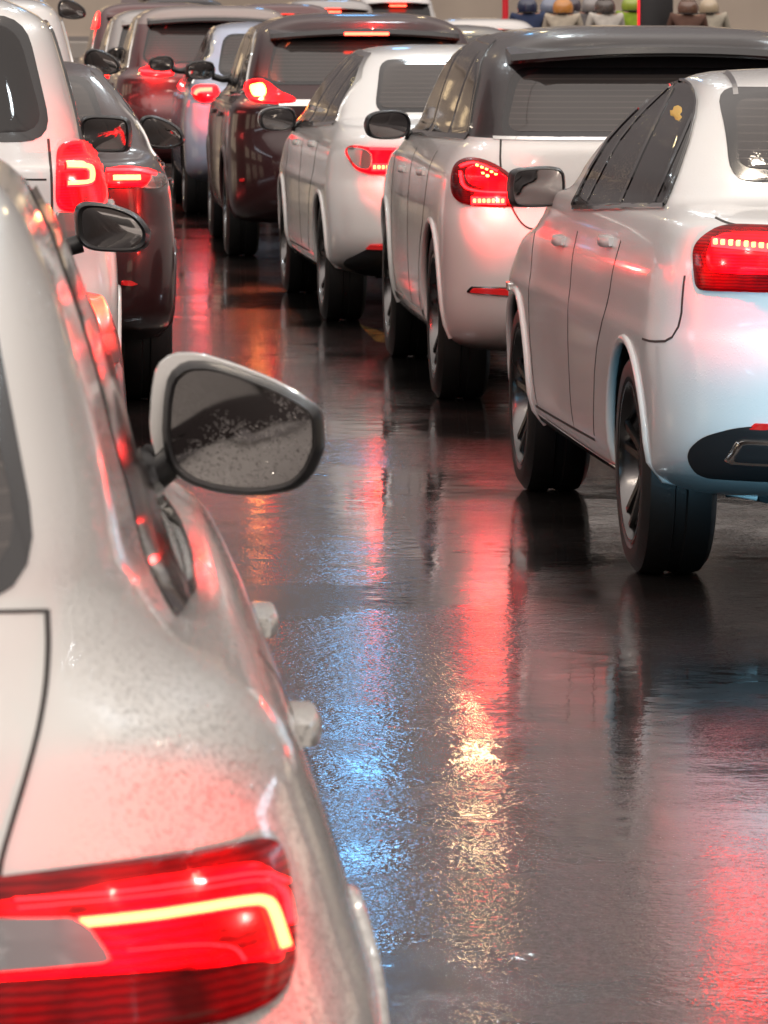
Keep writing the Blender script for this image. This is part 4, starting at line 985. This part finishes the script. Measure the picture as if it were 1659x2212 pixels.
# ------------------------------------------------------------------ riders waiting on motorcycles
def cloth(nm, c): return mottle(mat('cloth_' + nm, c, .85), c, tuple(v * .75 for v in c), 14)
SKIN = mat('skin', (.32, .17, .11), .5)
TROU = cloth('trousers', (.035, .037, .045)); SHOE = mat('shoe', (.03, .025, .02), .6)
def skin_body(name, pts, edges, root_i, mats, parent, region):
    me = bpy.data.meshes.new(name); me.from_pydata([p[0] for p in pts], edges, []); o = bpy.data.objects.new(name, me); link(o, parent)
    m = o.modifiers.new('skin', 'SKIN'); m.use_smooth_shade = True
    for i, p in enumerate(pts):
        v = me.skin_vertices[0].data[i]; v.radius = (p[1], p[2] if len(p) > 2 else p[1]); v.use_root = (i == root_i)
    s_ = o.modifiers.new('sub', 'SUBSURF'); s_.levels = 2; s_.render_levels = 2
    bpy.context.view_layer.update(); dg = bpy.context.evaluated_depsgraph_get()
    nm = bpy.data.meshes.new_from_object(o.evaluated_get(dg), depsgraph=dg); o.modifiers.clear(); o.data = nm
    nm.materials.clear()
    for x in mats: nm.materials.append(x)
    for f in nm.polygons: f.material_index = region(f.center); f.use_smooth = True
    return o
def rider(X, Y, label, jacket, jn, helmet, peak=False, lean=0., cap=None, group='riders waiting on motorcycles'):
    z0 = gz(Y); r = empty('person', (X, Y, z0), label, 'person', group)
    J = cloth(jn, jacket)
    P = [((0, -.02, .86), .15, .13), ((0, .0, 1.02), .135, .115), ((0, .03, 1.18), .15, .12), ((0, .06, 1.345), .18, .12), ((0, .07, 1.40), .085, .08), ((0, .08, 1.44), .060), ((0, .10, 1.50), .095, .10), ((0, .10, 1.57), .08, .085)]
    E = [(i, i + 1) for i in range(7)]
    for s in (-1, 1):
        b = len(P)
        P += [((s * .20, .06, 1.40), .078), ((s * .25, .12, 1.17), .050), ((s * .27, .34, 1.06), .036), ((s * .28, .42, 1.055), .028), ((s * .275, .475, 1.045), .024)]
        E += [(3, b), (b, b + 1), (b + 1, b + 2), (b + 2, b + 3), (b + 3, b + 4)]
        b = len(P)
        P += [((s * .12, .0, .84), .105), ((s * .24, .40, .74), .072), ((s * .27, .24, .40), .052), ((s * .27, .18, .10), .038), ((s * .28, .30, .05), .034)]
        E += [(0, b), (b, b + 1), (b + 1, b + 2), (b + 2, b + 3), (b + 3, b + 4)]
    def reg(c):
        if c.z > 1.43 and abs(c.x) < .14: return 2
        if c.y > .40 and c.z > .95: return 2
        if c.z < .12: return 3
        if c.z < .92 and not (abs(c.x) > .2 and c.z > .95): return 1
        return 0
    skin_body('body', P, E, 0, [J, TROU, SKIN, SHOE], r, reg)
    bm = bmesh.new()                                    # helmet shell: a deep dome with a face opening and a rim
    bmesh.ops.create_uvsphere(bm, u_segments=28, v_segments=18, radius=.145)
    for v in list(bm.verts):
        if v.co.z < -.085 or (v.co.y > .045 and v.co.z < .02 and abs(v.co.x) < .105): bm.verts.remove(v)
    for v in bm.verts: v.co.y *= 1.12; v.co.z *= 1.02; v.co.x *= .98
    bmesh.ops.solidify(bm, geom=bm.faces[:], thickness=.012)
    bmesh.ops.translate(bm, verts=bm.verts, vec=(0, .10, 1.52)); bmesh.ops.recalc_face_normals(bm, faces=bm.faces)
    h = mesh_obj('helmet', bm, mat('helmet_' + jn, helmet, .22, 0, .8), r, 60)
    bm = bmesh.new(); tube(bm, [(s_ * .138 * math.cos(R(a)), .10 - .158 * math.sin(R(a)), 1.45) for s_, a in ((1, 0), (1, 30), (1, 60), (1, 90), (-1, 60), (-1, 30), (-1, 0))], .008, 6)
    mesh_obj('helmet_rim', bm, BLACKP, h, 60)
    if cap:
        bm = bmesh.new(); bmesh.ops.create_uvsphere(bm, u_segments=20, v_segments=12, radius=.115)
        for v in list(bm.verts):
            if v.co.z < .015: bm.verts.remove(v)
        for v in bm.verts: v.co.z *= .55
        bmesh.ops.translate(bm, verts=bm.verts, vec=(0, .09, 1.62)); mesh_obj('helmet_crown', bm, mat('crown_' + jn, cap, .4), h, 60)
    r.scale = (1.07, 1.07, random.uniform(1.07, 1.11))
    r.rotation_euler = (0, random.uniform(-.05, .05), random.uniform(-.25, .25))
    motorcycle(X, Y, z0, label)
_moto = []; _moto_n = []
MOTO = ['dark blue jacket, leftmost of the row', 'slate blue jacket', 'orange helmet', 'mauve jacket', 'grey jacket and grey helmet', 'white shirt and cream topped helmet', 'bright green jacket', 'brown jacket', 'beige helmet, rightmost of the row']
def motorcycle(X, Y, z0, who):
    lab = 'black motorcycle under the ' + MOTO[len(_moto_n)]; _moto_n.append(1)
    if _moto:
        src = _moto[0]; r = src.copy(); link(r); r.location = (X, Y, z0); r['label'] = lab
        for ch in src.children:
            q = ch.copy(); link(q, r)
            for g_ in ch.children: link(g_.copy(), q)
        return
    r = empty('motorcycle', (X, Y, z0), lab, 'motorcycle', 'motorcycles waiting in a row'); _moto.append(r)
    for y in (-.62, .68):
        w_ = bpy.data.objects.new('wheel', None); link(w_, r); w_.location = (0, y, .30)
        bm = bmesh.new(); lathe_x(bm, [(-.03, .23), (-.045, .26), (-.03, .295), (0, .30), (.03, .295), (.045, .26), (.03, .23), (-.03, .23)], 36); mesh_obj('tyre', bm, RUBBER, w_, 50)
        bm = bmesh.new(); lathe_x(bm, [(-.025, .235), (.025, .235), (.02, .215), (-.02, .215), (-.025, .235)], 36)
        for i in range(8): a = i * math.pi / 4; tube(bm, [(0, .03 * math.cos(a), .03 * math.sin(a)), (0, .22 * math.cos(a), .22 * math.sin(a))], .006, 5)
        mesh_obj('rim', bm, ALLOY, w_, 50)
    bm = bmesh.new(); loft(bm, [[Vector((x * w2, y, z + dz * h2)) for x, dz in ((-.5, -.5), (-.55, .3), (0, .6), (.55, .3), (.5, -.5))] for y, z, w2, h2 in ((-.75, .80, .12, .04), (-.55, .78, .24, .07), (-.1, .76, .24, .08), (.08, .78, .16, .08))])
    mesh_obj('seat', bm, BLACKP, r, 40)
    bm = bmesh.new(); loft(bm, [[Vector((x * w2, y, z + dz * h2)) for x, dz in ((-.5, -.5), (-.6, .1), (-.3, .55), (.3, .55), (.6, .1), (.5, -.5))] for y, z, w2, h2 in ((.06, .78, .16, .10), (.2, .82, .30, .20), (.4, .84, .28, .20), (.5, .82, .14, .12))])
    mesh_obj('fuel_tank', bm, GBL, r, 40)
    bm = bmesh.new(); tube(bm, [(0, -.62, .30), (0, -.1, .42), (0, .3, .5), (0, .45, .80)], .035); box(bm, -.13, .13, -.05, .28, .28, .62, 0, .03); tube(bm, [(.13, .2, .3), (.15, -.3, .3), (.15, -.75, .36)], .035)
    tube(bm, [(-.07, -.62, .3), (-.09, -.5, .76)], .02); tube(bm, [(.07, -.62, .3), (.09, -.5, .76)], .02); mesh_obj('frame', bm, BLACKP, r, 40)
    bm = bmesh.new(); tube(bm, [(-.07, .68, .30), (-.07, .50, .88)], .022); tube(bm, [(.07, .68, .30), (.07, .50, .88)], .022); mesh_obj('fork', bm, CHROME, r, 40)
    bm = bmesh.new(); tube(bm, [(-.34, .42, 1.03), (-.2, .47, 1.0), (0, .49, .96), (.2, .47, 1.0), (.34, .42, 1.03)], .014); mesh_obj('handlebar', bm, BLACKP, r, 40)
    bm = bmesh.new(); box(bm, -.06, .06, -.80, -.76, .70, .76, 0, .01); mesh_obj('tail_lamp', bm, LENS, r, 40)
Yr = 81.0
def xr(px, Y): return px * Y / 11800
rd = [(1150, 80.5, 'rider in a dark blue jacket, leftmost of the row', (.03, .05, .12), 'navy', (.03, .04, .09), None),
      (1187, 83.0, 'rider in a slate blue jacket and grey helmet just right of the leftmost', (.10, .13, .22), 'slate', (.22, .25, .34), None),
      (1214, 79.5, 'rider in an orange helmet and pale shirt', (.55, .48, .38), 'cream', (.62, .26, .06), None),
      (1243, 85.0, 'rider in a mauve jacket and dark helmet half hidden behind the orange helmet', (.16, .10, .13), 'mauve', (.08, .06, .08), None),
      (1269, 80.5, 'rider in a grey jacket and plain grey helmet', (.16, .15, .15), 'grey', (.30, .28, .27), None),
      (1309, 79.5, 'rider in a white shirt and cream topped dark helmet', (.66, .62, .56), 'white', (.10, .08, .07), (.62, .45, .28)),
      (1371, 84.0, 'rider in a bright green jacket left of the black panel', (.30, .45, .03), 'lime', (.38, .48, .06), None),
      (1478, 79.0, 'rider in a brown jacket and pale topped brown helmet right of the black panel', (.14, .07, .05), 'brown', (.17, .09, .06), (.60, .46, .36)),
      (1541, 80.0, 'rider in a khaki white shirt and beige helmet, rightmost of the row', (.50, .45, .36), 'khaki', (.55, .44, .30), None)]
for px, Y, lb, j, jn, hc, cp in rd:
    rider(xr(px, Y), Y, lb, j, jn, hc, cap=cp)
# black upright panel with red edge strips standing among the riders
r = empty('upright_panel', (xr(1418, 80), 80, gz(80)), 'black upright panel with red edge strips among the riders', 'roadside panel')
bm = bmesh.new(); box(bm, -.24, .24, -.06, .06, .0, 2.3, 0, .015); mesh_obj('panel', bm, BLACKP, r, 30)
bm = bmesh.new(); box(bm, -.27, .27, -.12, .12, 0, .12, 0, .01); mesh_obj('base', bm, mat('grey_plinth'), r, 30)
RS = mat('red_strip', (.7, .02, .03), .4, emis=(1, .02, .04), es=.9)
for x, z0, z1 in ((-.27, .9, 2.3), (-.16, 1.02, 1.25), (.27, 1.0, 1.28)):
    bm = bmesh.new(); box(bm, x - .018, x + .018, -.10, -.064, z0, z1, 0, .006); mesh_obj('edge_strip', bm, RS, r, 30)
